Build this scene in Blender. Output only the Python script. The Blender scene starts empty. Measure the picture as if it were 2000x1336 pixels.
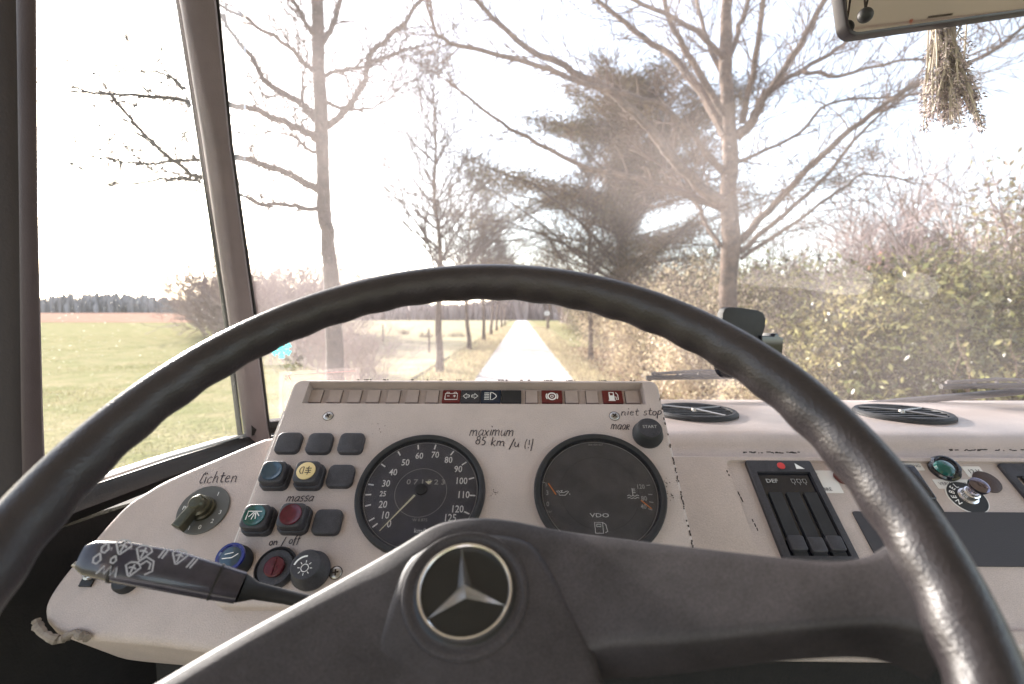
import bpy, bmesh, math, random
import numpy as np
from mathutils import Vector, Matrix
from mathutils.geometry import tessellate_polygon
rnd = random.Random(7)
PI = math.pi
scene = bpy.context.scene
C = scene.collection
# ------------------------------------------------------------------ camera, light, exposure
CAM = Vector((0, 0, 2.0))
PITCH, YAW = math.radians(3.2), math.radians(1.03)
def R(px, py):                      # direction of a point of the 2000 x 1336 photograph, in the world
    x, y, z = (px-1000)/1000, 1.0, -(py-668)/1000
    y, z = y*math.cos(PITCH)+z*math.sin(PITCH), -y*math.sin(PITCH)+z*math.cos(PITCH)
    return Vector((x*math.cos(YAW)-y*math.sin(YAW), x*math.sin(YAW)+y*math.cos(YAW), z))
def U(px, py, Y):                   # point at distance Y in front of the seat
    d = R(px, py); return CAM + d*(Y/d.y)
cd = bpy.data.cameras.new('camera'); cam = bpy.data.objects.new('camera', cd); C.objects.link(cam)
cam.location = CAM; cam.rotation_euler = (PI/2-PITCH, 0, YAW)
cd.lens = 18; cd.sensor_width = 36; cd.clip_start = .02; cd.clip_end = 3000
cd.dof.use_dof = True; cd.dof.focus_distance = .60; cd.dof.aperture_fstop = 5.6
scene.camera = cam
SUN = R(40, 128).normalized()
w = bpy.data.worlds.new('World'); scene.world = w; w.use_nodes = True
nt = w.node_tree; sky = nt.nodes.new('ShaderNodeTexSky'); sky.sky_type = 'NISHITA'; sky.sun_disc = False
sky.sun_elevation = math.asin(SUN.z); sky.sun_rotation = math.atan2(SUN.x, SUN.y)
sky.air_density = 1.0; sky.dust_density = 1.5; sky.ozone_density = 1.0
bg = nt.nodes['Background']; bg.inputs['Strength'].default_value = .15
hs = nt.nodes.new('ShaderNodeHueSaturation'); hs.inputs['Saturation'].default_value = .65
nt.links.new(sky.outputs['Color'], hs.inputs['Color']); nt.links.new(hs.outputs[0], bg.inputs['Color'])
sl = bpy.data.lights.new('sun', 'SUN'); sl.energy = 5.0; sl.angle = math.radians(.6); sl.color = (1, .94, .88)
so = bpy.data.objects.new('sun', sl); C.objects.link(so)
so.rotation_euler = (-SUN).to_track_quat('-Z', 'Y').to_euler(); so.location = (-20, 20, 15)
scene.view_settings.view_transform = 'Standard'; scene.view_settings.look = 'None'
scene.view_settings.exposure = 1.86; scene.view_settings.gamma = 1.0
scene.render.engine = 'CYCLES'
scene.cycles.max_bounces = 8; scene.cycles.transparent_max_bounces = 24; scene.cycles.use_denoising = True
scene.cycles.sample_clamp_indirect = 6

# ------------------------------------------------------------------ helpers
class MB:
    def __init__(s): s.v = []; s.f = []
    def add(s, vs, fs, M=None):
        o = len(s.v)
        s.v += [tuple(M @ Vector(p)) if M else tuple(p) for p in vs]
        s.f += [tuple(i+o for i in f) for f in fs]
        return s
    def tube(s, pts, rad, n=8, caps=True, M=None):
        pts = [Vector(p) for p in pts]
        if not hasattr(rad, '__len__'): rad = [rad]*len(pts)
        vs, fs = [], []; ref = None
        for i, p in enumerate(pts):
            t = (pts[min(i+1, len(pts)-1)]-pts[max(i-1, 0)])
            if t.length < 1e-9: t = Vector((0, 0, 1))
            t.normalize()
            if ref is None: ref = t.orthogonal().normalized()
            ref = (ref-t*ref.dot(t))
            ref = ref.normalized() if ref.length > 1e-6 else t.orthogonal().normalized()
            b = t.cross(ref)
            for k in range(n):
                a = 2*PI*k/n; vs.append(p+(ref*math.cos(a)+b*math.sin(a))*rad[i])
        for i in range(len(pts)-1):
            for k in range(n):
                k2 = (k+1) % n; fs.append((i*n+k, i*n+k2, (i+1)*n+k2, (i+1)*n+k))
        if caps: fs.append(tuple(range(n))[::-1]); fs.append(tuple((len(pts)-1)*n+k for k in range(n)))
        return s.add(vs, fs, M)
    def box(s, c, d, M=None):
        x, y, z = c; a, b, e = d[0]/2, d[1]/2, d[2]/2
        vs = [(x+i*a, y+j*b, z+k*e) for i in (-1, 1) for j in (-1, 1) for k in (-1, 1)]
        return s.add(vs, [(0, 1, 3, 2), (4, 6, 7, 5), (0, 4, 5, 1), (2, 3, 7, 6), (0, 2, 6, 4), (1, 5, 7, 3)], M)
    def lathe(s, prof, n=48, c=(0, 0), M=None, sx=1, sy=1):
        vs, fs = [], []
        for r, z in prof:
            for k in range(n):
                a = 2*PI*k/n; vs.append((c[0]+sx*r*math.cos(a), c[1]+sy*r*math.sin(a), z))
        for i in range(len(prof)-1):
            for k in range(n):
                k2 = (k+1) % n; fs.append((i*n+k, i*n+k2, (i+1)*n+k2, (i+1)*n+k))
        if prof[-1][0] > 1e-5: fs.append(tuple((len(prof)-1)*n+k for k in range(n)))
        return s.add(vs, fs, M)
    def plate(s, out, z0, z1, bev=0.0, holes=(), M=None, nb=3, bottom=False):
        out = [Vector((p[0], p[1])) for p in out]
        if sum(a.x*b.y-b.x*a.y for a, b in zip(out, out[1:]+out[:1])) < 0: out = out[::-1]
        n = len(out)
        nrm = []
        for i in range(n):
            a, b, c = out[i-1], out[i], out[(i+1) % n]
            e1 = (b-a).normalized(); e2 = (c-b).normalized()
            m = Vector((-(e1.y+e2.y), e1.x+e2.x))
            m = m.normalized() if m.length > 1e-6 else Vector((-e1.y, e1.x))
            k = max(.35, m.dot(Vector((-e1.y, e1.x)))); nrm.append(m/k)
        rings = [(0, z0)]
        if bev > 0:
            for j in range(nb+1):
                t = PI/2*j/nb; rings.append((bev*(1-math.cos(t)), z1-bev*(1-math.sin(t))))
        else: rings.append((0, z1))
        vs, fs = [], []
        for o, z in rings:
            for i in range(n): q = out[i]+nrm[i]*o; vs.append((q.x, q.y, z))
        for j in range(len(rings)-1):
            for i in range(n): i2 = (i+1) % n; fs.append((j*n+i, j*n+i2, (j+1)*n+i2, (j+1)*n+i))
        if bottom: fs.append(tuple(range(n))[::-1])
        top = [Vector((v[0], v[1], 0)) for v in vs[-n:]]
        base = (len(rings)-1)*n
        if not holes: 
            tri = tessellate_polygon([top]); idx = list(range(base, base+n))
        else:
            idx = list(range(base, base+n)); loops = [top]
            for h, hz in holes:
                h = [Vector((p[0], p[1], 0)) for p in h]
                if sum(a.x*b.y-b.x*a.y for a, b in zip(h, h[1:]+h[:1])) > 0: h = h[::-1]
                loops.append(h); o = len(vs); m = len(h)
                vs += [(p.x, p.y, z1) for p in h]; vs += [(p.x, p.y, hz) for p in h]
                idx += list(range(o, o+m))
                for i in range(m): i2 = (i+1) % m; fs.append((o+i, o+i2, o+m+i2, o+m+i))
            tri = tessellate_polygon(loops)
        for t in tri:
            a, b, c = [Vector(vs[idx[i]]) for i in t]
            t = tuple(idx[i] for i in t)
            fs.append(t if (b-a).cross(c-a).z > 0 else t[::-1])
        return s.add(vs, fs, M)
    def ribbon(s, pts, wd, z=.0006, M=None):        # a flat printed or drawn stroke on a surface
        pts = [Vector((p[0], p[1])) for p in pts]; n = len(pts); vs = []
        for i, p in enumerate(pts):
            t = pts[min(i+1, n-1)]-pts[max(i-1, 0)]
            if t.length < 1e-9: t = Vector((1, 0))
            t.normalize(); q = Vector((-t.y, t.x))*wd/2
            vs += [(p.x+q.x, p.y+q.y, z), (p.x-q.x, p.y-q.y, z)]
        return s.add(vs, [(2*i, 2*i+1, 2*i+3, 2*i+2) for i in range(n-1)], M)
    def build(s, name, mat, parent=None, smooth=True, ang=40, kind=None, rec=True, M=None):
        me = bpy.data.meshes.new(name); me.from_pydata(s.v, [], s.f); me.validate()
        if rec:
            bm = bmesh.new(); bm.from_mesh(me); bmesh.ops.recalc_face_normals(bm, faces=bm.faces); bm.to_mesh(me); bm.free()
        me.materials.append(mat)
        if smooth:
            me.polygons.foreach_set('use_smooth', [True]*len(me.polygons)); me.set_sharp_from_angle(angle=math.radians(ang))
        o = bpy.data.objects.new(name, me); C.objects.link(o)
        if parent: o.parent = parent
        if M is not None: o.matrix_local = M
        if kind: o['kind'] = kind
        return o
def np_mesh(name, V, F, mat, parent=None, kind=None):
    V = np.asarray(V, dtype=np.float32); F = np.asarray(F, dtype=np.int32); k = F.shape[1]
    me = bpy.data.meshes.new(name); me.vertices.add(len(V)); me.vertices.foreach_set('co', V.ravel())
    me.loops.add(F.size); me.loops.foreach_set('vertex_index', F.ravel()); me.polygons.add(len(F))
    me.polygons.foreach_set('loop_start', np.arange(0, F.size, k, dtype=np.int32))
    me.update(calc_edges=True); me.materials.append(mat)
    o = bpy.data.objects.new(name, me); C.objects.link(o)
    if parent: o.parent = parent
    if kind: o['kind'] = kind
    return o
def tag(o, label, cat, group=None):
    o['label'] = label; o['category'] = cat
    if group: o['group'] = group
    return o
def thing(name, label, cat, M=None, loc=None, group=None):
    o = bpy.data.objects.new(name, None); C.objects.link(o); o.empty_display_size = .05
    if M is not None: o.matrix_world = M
    if loc is not None: o.location = loc
    return tag(o, label, cat, group)
def copy_tree(o, parent=None):
    c = o.copy(); C.objects.link(c)
    if parent: c.parent = parent
    for ch in list(o.children): copy_tree(ch, c)
    return c
def frame(o, ux, uy):
    ux = Vector(ux).normalized(); uy = Vector(uy); uy = (uy-ux*uy.dot(ux)).normalized(); n = ux.cross(uy)
    M = Matrix.Identity(4)
    for i in range(3): M[i][0] = ux[i]; M[i][1] = uy[i]; M[i][2] = n[i]; M[i][3] = o[i]
    return M
def L(F, px, py, h=0.0):                            # local (x, y) on a frame's plane raised by h
    n = F.col[2].to_3d(); o = F.col[3].to_3d()+n*h; d = R(px, py)
    p = CAM+d*((o-CAM).dot(n)/d.dot(n)); q = F.inverted() @ p
    return Vector((q.x, q.y))
def rrect(cx, cy, wd, ht, r, n=4):
    o = []
    for sx, sy, a0 in ((1, 1, 0), (-1, 1, PI/2), (-1, -1, PI), (1, -1, 1.5*PI)):
        for k in range(n+1):
            a = a0+PI/2*k/n; o.append((cx+sx*(wd/2-r)+r*math.cos(a), cy+sy*(ht/2-r)+r*math.sin(a)))
    return o
def circ(cx, cy, r, n=40, a0=0, a1=2*PI): return [(cx+r*math.cos(a0+(a1-a0)*k/n), cy+r*math.sin(a0+(a1-a0)*k/n)) for k in range(n)]
def T(x, y, z=0): return Matrix.Translation((x, y, z))
def text_add(mb, s, size, x, y, z=.0006, rot=0, sx=1, thin=0):
    cu = bpy.data.curves.new('t', 'FONT'); cu.body = s; cu.size = size; cu.align_x = 'CENTER'; cu.align_y = 'CENTER'; cu.resolution_u = 2; cu.offset = .00012 if size > .007 and not thin else 0
    ob = bpy.data.objects.new('t', cu); C.objects.link(ob)
    me = ob.to_mesh(); M = T(x, y, z) @ Matrix.Rotation(rot, 4, 'Z') @ Matrix.Diagonal((sx, 1, 1, 1))
    mb.add([v.co.copy() for v in me.vertices], [tuple(p.vertices) for p in me.polygons], M)
    ob.to_mesh_clear(); bpy.data.objects.remove(ob); bpy.data.curves.remove(cu)

# ------------------------------------------------------------------ materials
def mat(name, col, rough=.6, metal=0, var=0.0, vs=8.0, bump=0.0, bs=900.0, coat=0, spec=.5, col2=None, trans=0.0, isl=0.0, alpha=None, speck=0.0):
    m = bpy.data.materials.new(name); m.use_nodes = True; t = m.node_tree; n = t.nodes; l = t.links
    b = n['Principled BSDF']; b.inputs['Base Color'].default_value = (*col, 1); b.inputs['Roughness'].default_value = rough
    b.inputs['Metallic'].default_value = metal; b.inputs['Coat Weight'].default_value = coat; b.inputs['Specular IOR Level'].default_value = spec
    tc = n.new('ShaderNodeTexCoord')
    csock = None
    if var > 0 or col2:
        nz = n.new('ShaderNodeTexNoise'); nz.inputs['Scale'].default_value = vs; nz.inputs['Detail'].default_value = 6; nz.inputs['Roughness'].default_value = .65
        l.new(tc.outputs['Object'], nz.inputs['Vector'])
        mx = n.new('ShaderNodeMix'); mx.data_type = 'RGBA'
        c2 = col2 or tuple(c*(1-var) for c in col)
        mx.inputs[6].default_value = (*col, 1); mx.inputs[7].default_value = (*c2, 1)
        rp = n.new('ShaderNodeMapRange'); rp.inputs[1].default_value = .38; rp.inputs[2].default_value = .62
        l.new(nz.outputs['Fac'], rp.inputs[0]); l.new(rp.outputs[0], mx.inputs[0]); csock = mx.outputs[2]
    if isl > 0:
        g = n.new('ShaderNodeNewGeometry'); hs = n.new('ShaderNodeHueSaturation')
        mr = n.new('ShaderNodeMapRange'); mr.inputs[3].default_value = 1-isl; mr.inputs[4].default_value = 1+isl
        l.new(g.outputs['Random Per Island'], mr.inputs[0]); l.new(mr.outputs[0], hs.inputs['Value'])
        mh = n.new('ShaderNodeMapRange'); mh.inputs[3].default_value = .47; mh.inputs[4].default_value = .515
        l.new(g.outputs['Random Per Island'], mh.inputs[0]); l.new(mh.outputs[0], hs.inputs['Hue'])
        if csock: l.new(csock, hs.inputs['Color'])
        else: hs.inputs['Color'].default_value = (*col, 1)
        csock = hs.outputs[0]
    if speck > 0:
        n3 = n.new('ShaderNodeTexNoise'); n3.inputs['Scale'].default_value = 1100; n3.inputs['Detail'].default_value = 1
        m3 = n.new('ShaderNodeMapRange'); m3.inputs[1].default_value = .3; m3.inputs[2].default_value = .7; m3.inputs[3].default_value = 1-speck; m3.inputs[4].default_value = 1+speck
        h3 = n.new('ShaderNodeHueSaturation'); l.new(tc.outputs['Object'], n3.inputs['Vector']); l.new(n3.outputs['Fac'], m3.inputs[0]); l.new(m3.outputs[0], h3.inputs['Value'])
        if csock: l.new(csock, h3.inputs['Color'])
        else: h3.inputs['Color'].default_value = (*col, 1)
        csock = h3.outputs[0]
    if csock: l.new(csock, b.inputs['Base Color'])
    if bump > 0:
        nb = n.new('ShaderNodeTexNoise'); nb.inputs['Scale'].default_value = bs; nb.inputs['Detail'].default_value = 3
        l.new(tc.outputs['Object'], nb.inputs['Vector'])
        bp = n.new('ShaderNodeBump'); bp.inputs['Strength'].default_value = bump; bp.inputs['Distance'].default_value = .6/bs
        l.new(nb.outputs['Fac'], bp.inputs['Height']); l.new(bp.outputs[0], b.inputs['Normal'])
    if trans > 0:
        tr = n.new('ShaderNodeBsdfTranslucent'); ms = n.new('ShaderNodeMixShader'); ms.inputs[0].default_value = trans
        if csock: l.new(csock, tr.inputs['Color'])
        else: tr.inputs['Color'].default_value = (*col, 1)
        l.new(b.outputs[0], ms.inputs[1]); l.new(tr.outputs[0], ms.inputs[2]); l.new(ms.outputs[0], n['Material Output'].inputs[0])
    return m
def glass_mat(name, dust_sheen=0.0, dcol=(1, .9, .84), tint=(1, 1, 1), refl=.05, streak=False):
    m = bpy.data.materials.new(name); m.use_nodes = True; t = m.node_tree; n = t.nodes; l = t.links
    n.remove(n['Principled BSDF'])
    tr = n.new('ShaderNodeBsdfTransparent'); tr.inputs[0].default_value = (*tint, 1)
    gl = n.new('ShaderNodeBsdfGlossy'); gl.inputs['Roughness'].default_value = .03
    fr = n.new('ShaderNodeFresnel'); fr.inputs[0].default_value = 1.3
    ms = n.new('ShaderNodeMixShader'); mm = n.new('ShaderNodeMath'); mm.operation = 'MULTIPLY'; mm.inputs[1].default_value = refl*10
    l.new(fr.outputs[0], mm.inputs[0]); l.new(mm.outputs[0], ms.inputs[0]); l.new(tr.outputs[0], ms.inputs[1]); l.new(gl.outputs[0], ms.inputs[2])
    last = ms.outputs[0]
    if dust_sheen > 0:
        tl = n.new('ShaderNodeBsdfTranslucent'); tl.inputs[0].default_value = (*dcol, 1)
        m2 = n.new('ShaderNodeMixShader'); tc = n.new('ShaderNodeTexCoord')
        n1 = n.new('ShaderNodeTexNoise'); n1.inputs['Scale'].default_value = 3.0; n1.inputs['Detail'].default_value = 8
        n2 = n.new('ShaderNodeTexNoise'); n2.inputs['Scale'].default_value = 260.0; n2.inputs['Detail'].default_value = 2
        l.new(tc.outputs['Object'], n1.inputs[0]); l.new(tc.outputs['Object'], n2.inputs[0])
        r1 = n.new('ShaderNodeMapRange'); r1.inputs[1].default_value = .3; r1.inputs[2].default_value = .7; r1.inputs[3].default_value = dust_sheen*.6; r1.inputs[4].default_value = dust_sheen*1.4
        r2 = n.new('ShaderNodeMapRange'); r2.inputs[1].default_value = .66; r2.inputs[2].default_value = .74; r2.inputs[3].default_value = 0; r2.inputs[4].default_value = .07
        ad = n.new('ShaderNodeMath'); ad.use_clamp = True
        l.new(n1.outputs['Fac'], r1.inputs[0]); l.new(n2.outputs['Fac'], r2.inputs[0]); l.new(r1.outputs[0], ad.inputs[0]); l.new(r2.outputs[0], ad.inputs[1])
        l.new(ad.outputs[0], m2.inputs[0]); l.new(last, m2.inputs[1]); l.new(tl.outputs[0], m2.inputs[2]); last = m2.outputs[0]
    l.new(last, n['Material Output'].inputs[0]); return m
BEIGE = (.52, .435, .405)
M_beige = mat('beige_grained_paint', BEIGE, .58, var=.14, vs=11, bump=.7, bs=620, speck=.12)
M_beige_s = mat('beige_smooth_paint', (.52, .435, .40), .30, var=.14, vs=9, bump=.3, bs=420, speck=.14)
M_blank = mat('beige_blank_cap', (.43, .345, .315), .55, var=.1, vs=60, bump=.2, bs=900)
M_black = mat('black_plastic', (.022, .022, .025), .55, bump=.35, bs=1300, var=.3, vs=40)
M_gloss = mat('glossy_black_plastic', (.012, .013, .02), .12, coat=.4)
M_btn = mat('switch_grey_plastic', (.046, .044, .053), .5, bump=.5, bs=1200, var=.3, vs=90, speck=.3)
M_dial = mat('dial_black', (.085, .081, .096), .7, var=.3, vs=30)
M_dial2 = mat('dial_brown_black', (.105, .098, .100), .7, var=.3, vs=30)
M_white = mat('white_print', (.88, .87, .86), .6)
M_dim = mat('dim_white_print', (.40, .39, .38), .6)
M_ink = mat('black_marker_ink', (.03, .022, .03), .5)
M_wear = mat('dark_scuff', (.03, .022, .02), .9)
M_edge = mat('pale_edge_paint', (.78, .72, .68), .5)
M_orange = mat('orange_pointer', (.8, .25, .05), .5)
M_needle = mat('cream_pointer', (.8, .76, .55), .5)
M_chrome = mat('chrome', (.85, .83, .83), .24, metal=1)
M_screw = mat('dull_steel', (.42, .40, .38), .35, metal=1)
M_red = mat('dark_red_lens', (.12, .012, .012), .35)
M_redk = mat('maroon_plastic', (.10, .010, .022), .2, var=.3, vs=200)
M_green = mat('green_lens', (.004, .07, .06), .12, coat=.6)
M_blue = mat('blue_lens', (.006, .012, .16), .12, coat=.6)
M_teal = mat('dark_blue_lens', (.02, .05, .08), .12, coat=.6)
M_cream = mat('cream_lens', (.72, .56, .28), .4)
M_navy = mat('dark_blue_tile', (.012, .02, .04), .4)
M_leather = None
M_pillar = mat('pillar_grey', (.18, .15, .155), .55, bump=.25, bs=500, var=.15, vs=12)
M_rubber = mat('rubber_seal', (.016, .015, .015), .5, bump=.2, bs=400)
M_dark = mat('dark_interior', (.012, .010, .010), .85, bump=.3, bs=300, var=.4, vs=14)
M_foam = mat('torn_foam', (.30, .25, .21), .9, bump=.6, bs=250, var=.4, vs=90)
M_sticker = mat('paper_sticker', (.74, .71, .69), .6)
M_pad = mat('wheel_pad_black', (.052, .045, .049), .52, bump=.45, bs=1300, var=.4, vs=22, speck=.35)
M_glass = glass_mat('windscreen_glass', dust_sheen=.028, dcol=(1, .90, .90), streak=True)
M_side = glass_mat('side_glass', dust_sheen=.012, dcol=(.95, .95, .9))
M_lens = glass_mat('gauge_glass', dust_sheen=.16, dcol=(.8, .8, .9), refl=.09)  # the pale layer puts the sheen of reflections into the gauge glass
def leather():
    m = mat('rim_leather', (.036, .030, .033), .38, var=.25, vs=30); t = m.node_tree; n = t.nodes; l = t.links; b = n['Principled BSDF']
    tc = n.new('ShaderNodeTexCoord'); v = n.new('ShaderNodeTexVoronoi'); v.inputs['Scale'].default_value = 620; v.feature = 'F1'
    nz = n.new('ShaderNodeTexNoise'); nz.inputs['Scale'].default_value = 300
    ad = n.new('ShaderNodeMath'); bp = n.new('ShaderNodeBump'); bp.inputs['Strength'].default_value = .6; bp.inputs['Distance'].default_value = .00035
    l.new(tc.outputs['Object'], v.inputs['Vector']); l.new(tc.outputs['Object'], nz.inputs['Vector'])
    l.new(v.outputs['Distance'], ad.inputs[0]); l.new(nz.outputs['Fac'], ad.inputs[1]); l.new(ad.outputs[0], bp.inputs['Height']); l.new(bp.outputs[0], b.inputs['Normal'])
    return m
M_leather = leather()

# ------------------------------------------------------------------ ground, road
def big_sheet(name, pts, z, m, kind='structure'):
    mb = MB(); mb.add([(x, y, z) for x, y in pts], [tuple(range(len(pts)))]); return mb.build(name, m, smooth=False, kind=kind, rec=False)
M_grass = mat('meadow_grass', (.20, .20, .095), .95, col2=(.30, .26, .15), vs=.8, bump=1, bs=7, spec=0)
M_straw = mat('dry_verge', (.36, .30, .20), .95, col2=(.25, .235, .12), vs=1.4, bump=.8, bs=9, spec=0)
M_earth = mat('stubble_field', (.36, .22, .17), .95, col2=(.30, .19, .14), vs=.05, bump=.3, bs=4, spec=0)
M_road = mat('pale_asphalt', (.58, .535, .515), .85, var=.28, vs=2.5, bump=.3, bs=60, spec=0)
def ground_sheet():
    rr = random.Random(3); xs = [-1500, -700, -400, -250, -160, -110, -80]+[-60+3*i for i in range(41)]+[80, 110, 160, 250, 400, 700, 1500]
    ys = [-200, -60, -20]+[-8+3*i for i in range(28)]+[85, 110, 150, 200, 300, 450, 700, 1500]
    V = []; F = []
    for y in ys:
        for x in xs:
            d = abs(x-.08); z = 0 if d < 3.2 else (rr.uniform(-.03, .03) if abs(x) < 70 and 0 < y < 80 else 0)
            V.append((x, y, z))
    nx = len(xs)
    for j in range(len(ys)-1):
        for i in range(nx-1): F.append((j*nx+i, j*nx+i+1, (j+1)*nx+i+1, (j+1)*nx+i))
    mb = MB(); mb.add(V, F); return mb.build('ground', M_grass, kind='structure', rec=False)
ground_sheet()
big_sheet('road', [(-1.43, -30), (1.59, -30), (1.59, 420), (-1.43, 420)], .03, M_road)
mb = MB()
for a, b in ((-2.5, -1.43), (1.59, 2.7)):
    ys = [-30+4*i for i in range(112)]; V = []; F = []
    for i, y in enumerate(ys):
        V += [(a, y, .012), ((a+b)/2+rnd.uniform(-.1, .1), y, .05), (b+(.04 if b < 0 else 0), y, .034), ]
    for i in range(len(ys)-1):
        for k in range(2): F.append((3*i+k, 3*i+k+1, 3*i+k+4, 3*i+k+3))
    mb.add(V, F)
mb.build('road_verge', M_straw, kind='structure', rec=False)
mb = MB(); mb.add([(-420, 110, .05), (-44, 110, .05), (-58, 258, 2.5), (-480, 258, 2.5)], [(0, 1, 2, 3)])
mb.build('stubble_field', M_earth, smooth=False, kind='structure', rec=False)

M_past = mat('pale_pasture', (.44, .375, .27), .95, col2=(.33, .30, .18), vs=.5, bump=.4, bs=5, spec=0)
mb = MB(); mb.add([(-3.3, 12, .045), (-3.3, 148, .045), (-58, 148, .045), (-50, 82, .045), (-24, 44, .045), (-9.5, 21, .045)], [(0, 5, 4, 3, 2, 1)]); mb.build('pasture', M_past, smooth=False, kind='structure', rec=False)
# grass blades near the road and in the left meadow
def blades(n, region, h, m, name, seed, wd=.012):
    g = np.random.default_rng(seed); P = region(g, n); n = len(P)
    a = g.uniform(0, 2*np.pi, n); hh = h*g.uniform(.4, 1.3, n); lean = g.normal(0, .35, (n, 2))*hh[:, None]
    dx = np.stack([np.cos(a), np.sin(a), 0*a], 1)*wd*(.6+P[:, 1:2]*.05)
    V = np.empty((n, 3, 3)); V[:, 0] = P-dx; V[:, 1] = P+dx; V[:, 2] = P+np.stack([lean[:, 0], lean[:, 1], hh], 1)
    np_mesh(name, V.reshape(-1, 3), np.arange(3*n).reshape(-1, 3), m, kind='stuff')
M_blade = mat('grass_blades', (.17, .18, .07), .8, isl=.4, col2=(.27, .24, .12), vs=.5, trans=.35, spec=0)
M_blade2 = mat('straw_blades', (.42, .36, .23), .8, isl=.4, trans=.3)
M_litter = mat('leaf_litter', (.28, .19, .12), .8, isl=.5, trans=.2)
def reg_left(g, n):
    u = g.uniform(0, 1, n); y = 3+ (42)*u**2.2; x = -g.uniform(.36, 1.0, n)*y-1.5
    return np.stack([x, y, 0*x-.03], 1)
blades(60000, reg_left, .055, M_blade, 'meadow_grass', 1)
def reg_v(g, n):
    y = 5+70*g.uniform(0, 1, n)**1.8; s = g.uniform(0, 1, n) < .5
    x = np.where(s, -1.38-abs(g.normal(0, .9, n)), 1.54+abs(g.normal(0, .7, n)))
    return np.stack([x, y, 0*x], 1)
blades(40000, reg_v, .16, M_blade2, 'verge_grass', 2)
def reg_lit(g, n):
    y = 4+26*g.uniform(0, 1, n)**1.5; x = 1.75+g.uniform(0, 1, n)**.7*6
    return np.stack([x, y, 0*x+.01], 1)
blades(26000, reg_lit, .06, M_litter, 'fallen_leaves', 3, wd=.035)

# ------------------------------------------------------------------ trees
M_bark = mat('bark_brown', (.085, .062, .052), .9, col2=(.045, .034, .03), vs=7, bump=1, bs=30)
M_bark2 = mat('bark_pinkish', (.17, .115, .085), .9, col2=(.07, .05, .04), vs=6, bump=1, bs=30)
M_twig = mat('twig_bark', (.07, .052, .048), .9, isl=.2)
M_twig2 = mat('twig_bark_warm', (.12, .08, .058), .9, isl=.25)
def grow(mb, p, d, ln, r, depth, rr, up=.15, nseg=4, spread=.7, kids=3, minr=.004, sides=(6, 5, 4, 3, 3, 3)):
    pts = [p]; rad = [r]; dd = d.normalized()
    for i in range(nseg):
        dd = (dd+Vector((rr.gauss(0, .16), rr.gauss(0, .16), rr.gauss(0, .12)+up*.3))).normalized()
        p = p+dd*ln/nseg; pts.append(p); rad.append(max(minr, r*(1-.62*(i+1)/nseg)))
    mb.tube(pts, rad, n=sides[min(len(sides)-1, max(0, 5-depth))], caps=False)
    if depth <= 0: return
    for k in range(kids):
        i = min(nseg, 1+int(rr.random()*nseg)); q = pts[i]; rk = rad[i]*rr.uniform(.5, .75)
        ax = dd.orthogonal().normalized(); ax.rotate(Matrix.Rotation(rr.uniform(0, 2*PI), 3, dd))
        nd = (dd+ax*rr.uniform(.5, 1.1)*spread+Vector((0, 0, up))).normalized()
        grow(mb, q, nd, ln*rr.uniform(.5, .78), max(minr, rk), depth-1, rr, up, nseg, spread, kids, minr, sides)
def smooth_pts(pts, sub=3, jit=0, rr=rnd):
    out = []
    for i in range(len(pts)-1):
        a = pts[max(0, i-1)]; b = pts[i]; c = pts[i+1]; d = pts[min(len(pts)-1, i+2)]
        for k in range(sub):
            t = k/sub
            q = .5*((2*b)+(c-a)*t+(2*a-5*b+4*c-d)*t*t+(3*b-a-3*c+d)*t**3)
            if jit and (i or k): q = q+Vector((rr.gauss(0, jit), rr.gauss(0, jit), rr.gauss(0, jit)))
            out.append(q)
    out.append(pts[-1]); return out
def photo_tree(name, label, Y, trunk, limbs, bark, twig, seed, kids=3, depth=2, up=.12, twigl=.9, tw_r=.014, minr=.0048):
    rr = random.Random(seed)
    base = U(trunk[0][0], trunk[0][1], Y); base.z = 0
    t = thing(name, label, 'tree', loc=base)
    tp = [Vector((base.x, base.y, -.1))]+[U(x, y, Y) for x, y, _ in trunk if U(x, y, Y).z > .3]
    rad = [trunk[0][2]*Y/2000*1.35]+[wd*Y/2000 for x, y, wd in trunk if U(x, y, Y).z > .3]
    n3 = 4; sp = smooth_pts(tp, n3, .006, rr); sr = []
    for i in range(len(rad)-1):
        for k in range(n3): sr.append(rad[i]+(rad[i+1]-rad[i])*k/n3)
    sr.append(rad[-1]); sr = [r*rr.uniform(.82, .88) for r in sr]
    mb = MB(); mb.tube([p-base for p in sp], sr, n=14); mb.build('trunk', bark, t)
    for lb in limbs:
        w0, w1, dy, pts = lb[0], lb[1], lb[2], lb[3:]
        m = len(pts); P = [U(x, y, Y+dy*i/(m-1)) for i, (x, y) in enumerate(pts)]
        S = smooth_pts(P, 4, .012, rr); k = len(S); rd = [(w0+(w1-w0)*(i/(k-1))**.8)*Y/2000 for i in range(k)]
        mb = MB(); mb.tube([p-base for p in S], rd, n=8)
        lo = mb.build('limb', bark, t)
        tb = MB()
        for i in range(2, k):
            for _ in range(1):
                d = (S[i]-S[i-1]).normalized(); ax = d.orthogonal().normalized(); ax.rotate(Matrix.Rotation(rr.uniform(0, 2*PI), 3, d))
                nd = d*.7+ax*rr.uniform(.4, 1)+Vector((0, 0, up))
                grow(tb, S[i]-base, nd, twigl*rr.uniform(.4, 1.1), max(minr, min(tw_r, rd[i]*.55)), depth, rr, up, 4, .8, kids, minr, (4, 4, 4, 4, 3, 3))
        for _ in range(3): grow(tb, S[-1]-base, S[-1]-S[-2], twigl*1.3, max(minr, rd[-1]*.8), depth, rr, up, 4, .7, kids, minr, (4, 4, 4, 4, 3, 3))
        tb.build('twigs', twig, lo, rec=False)
    return t
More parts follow.
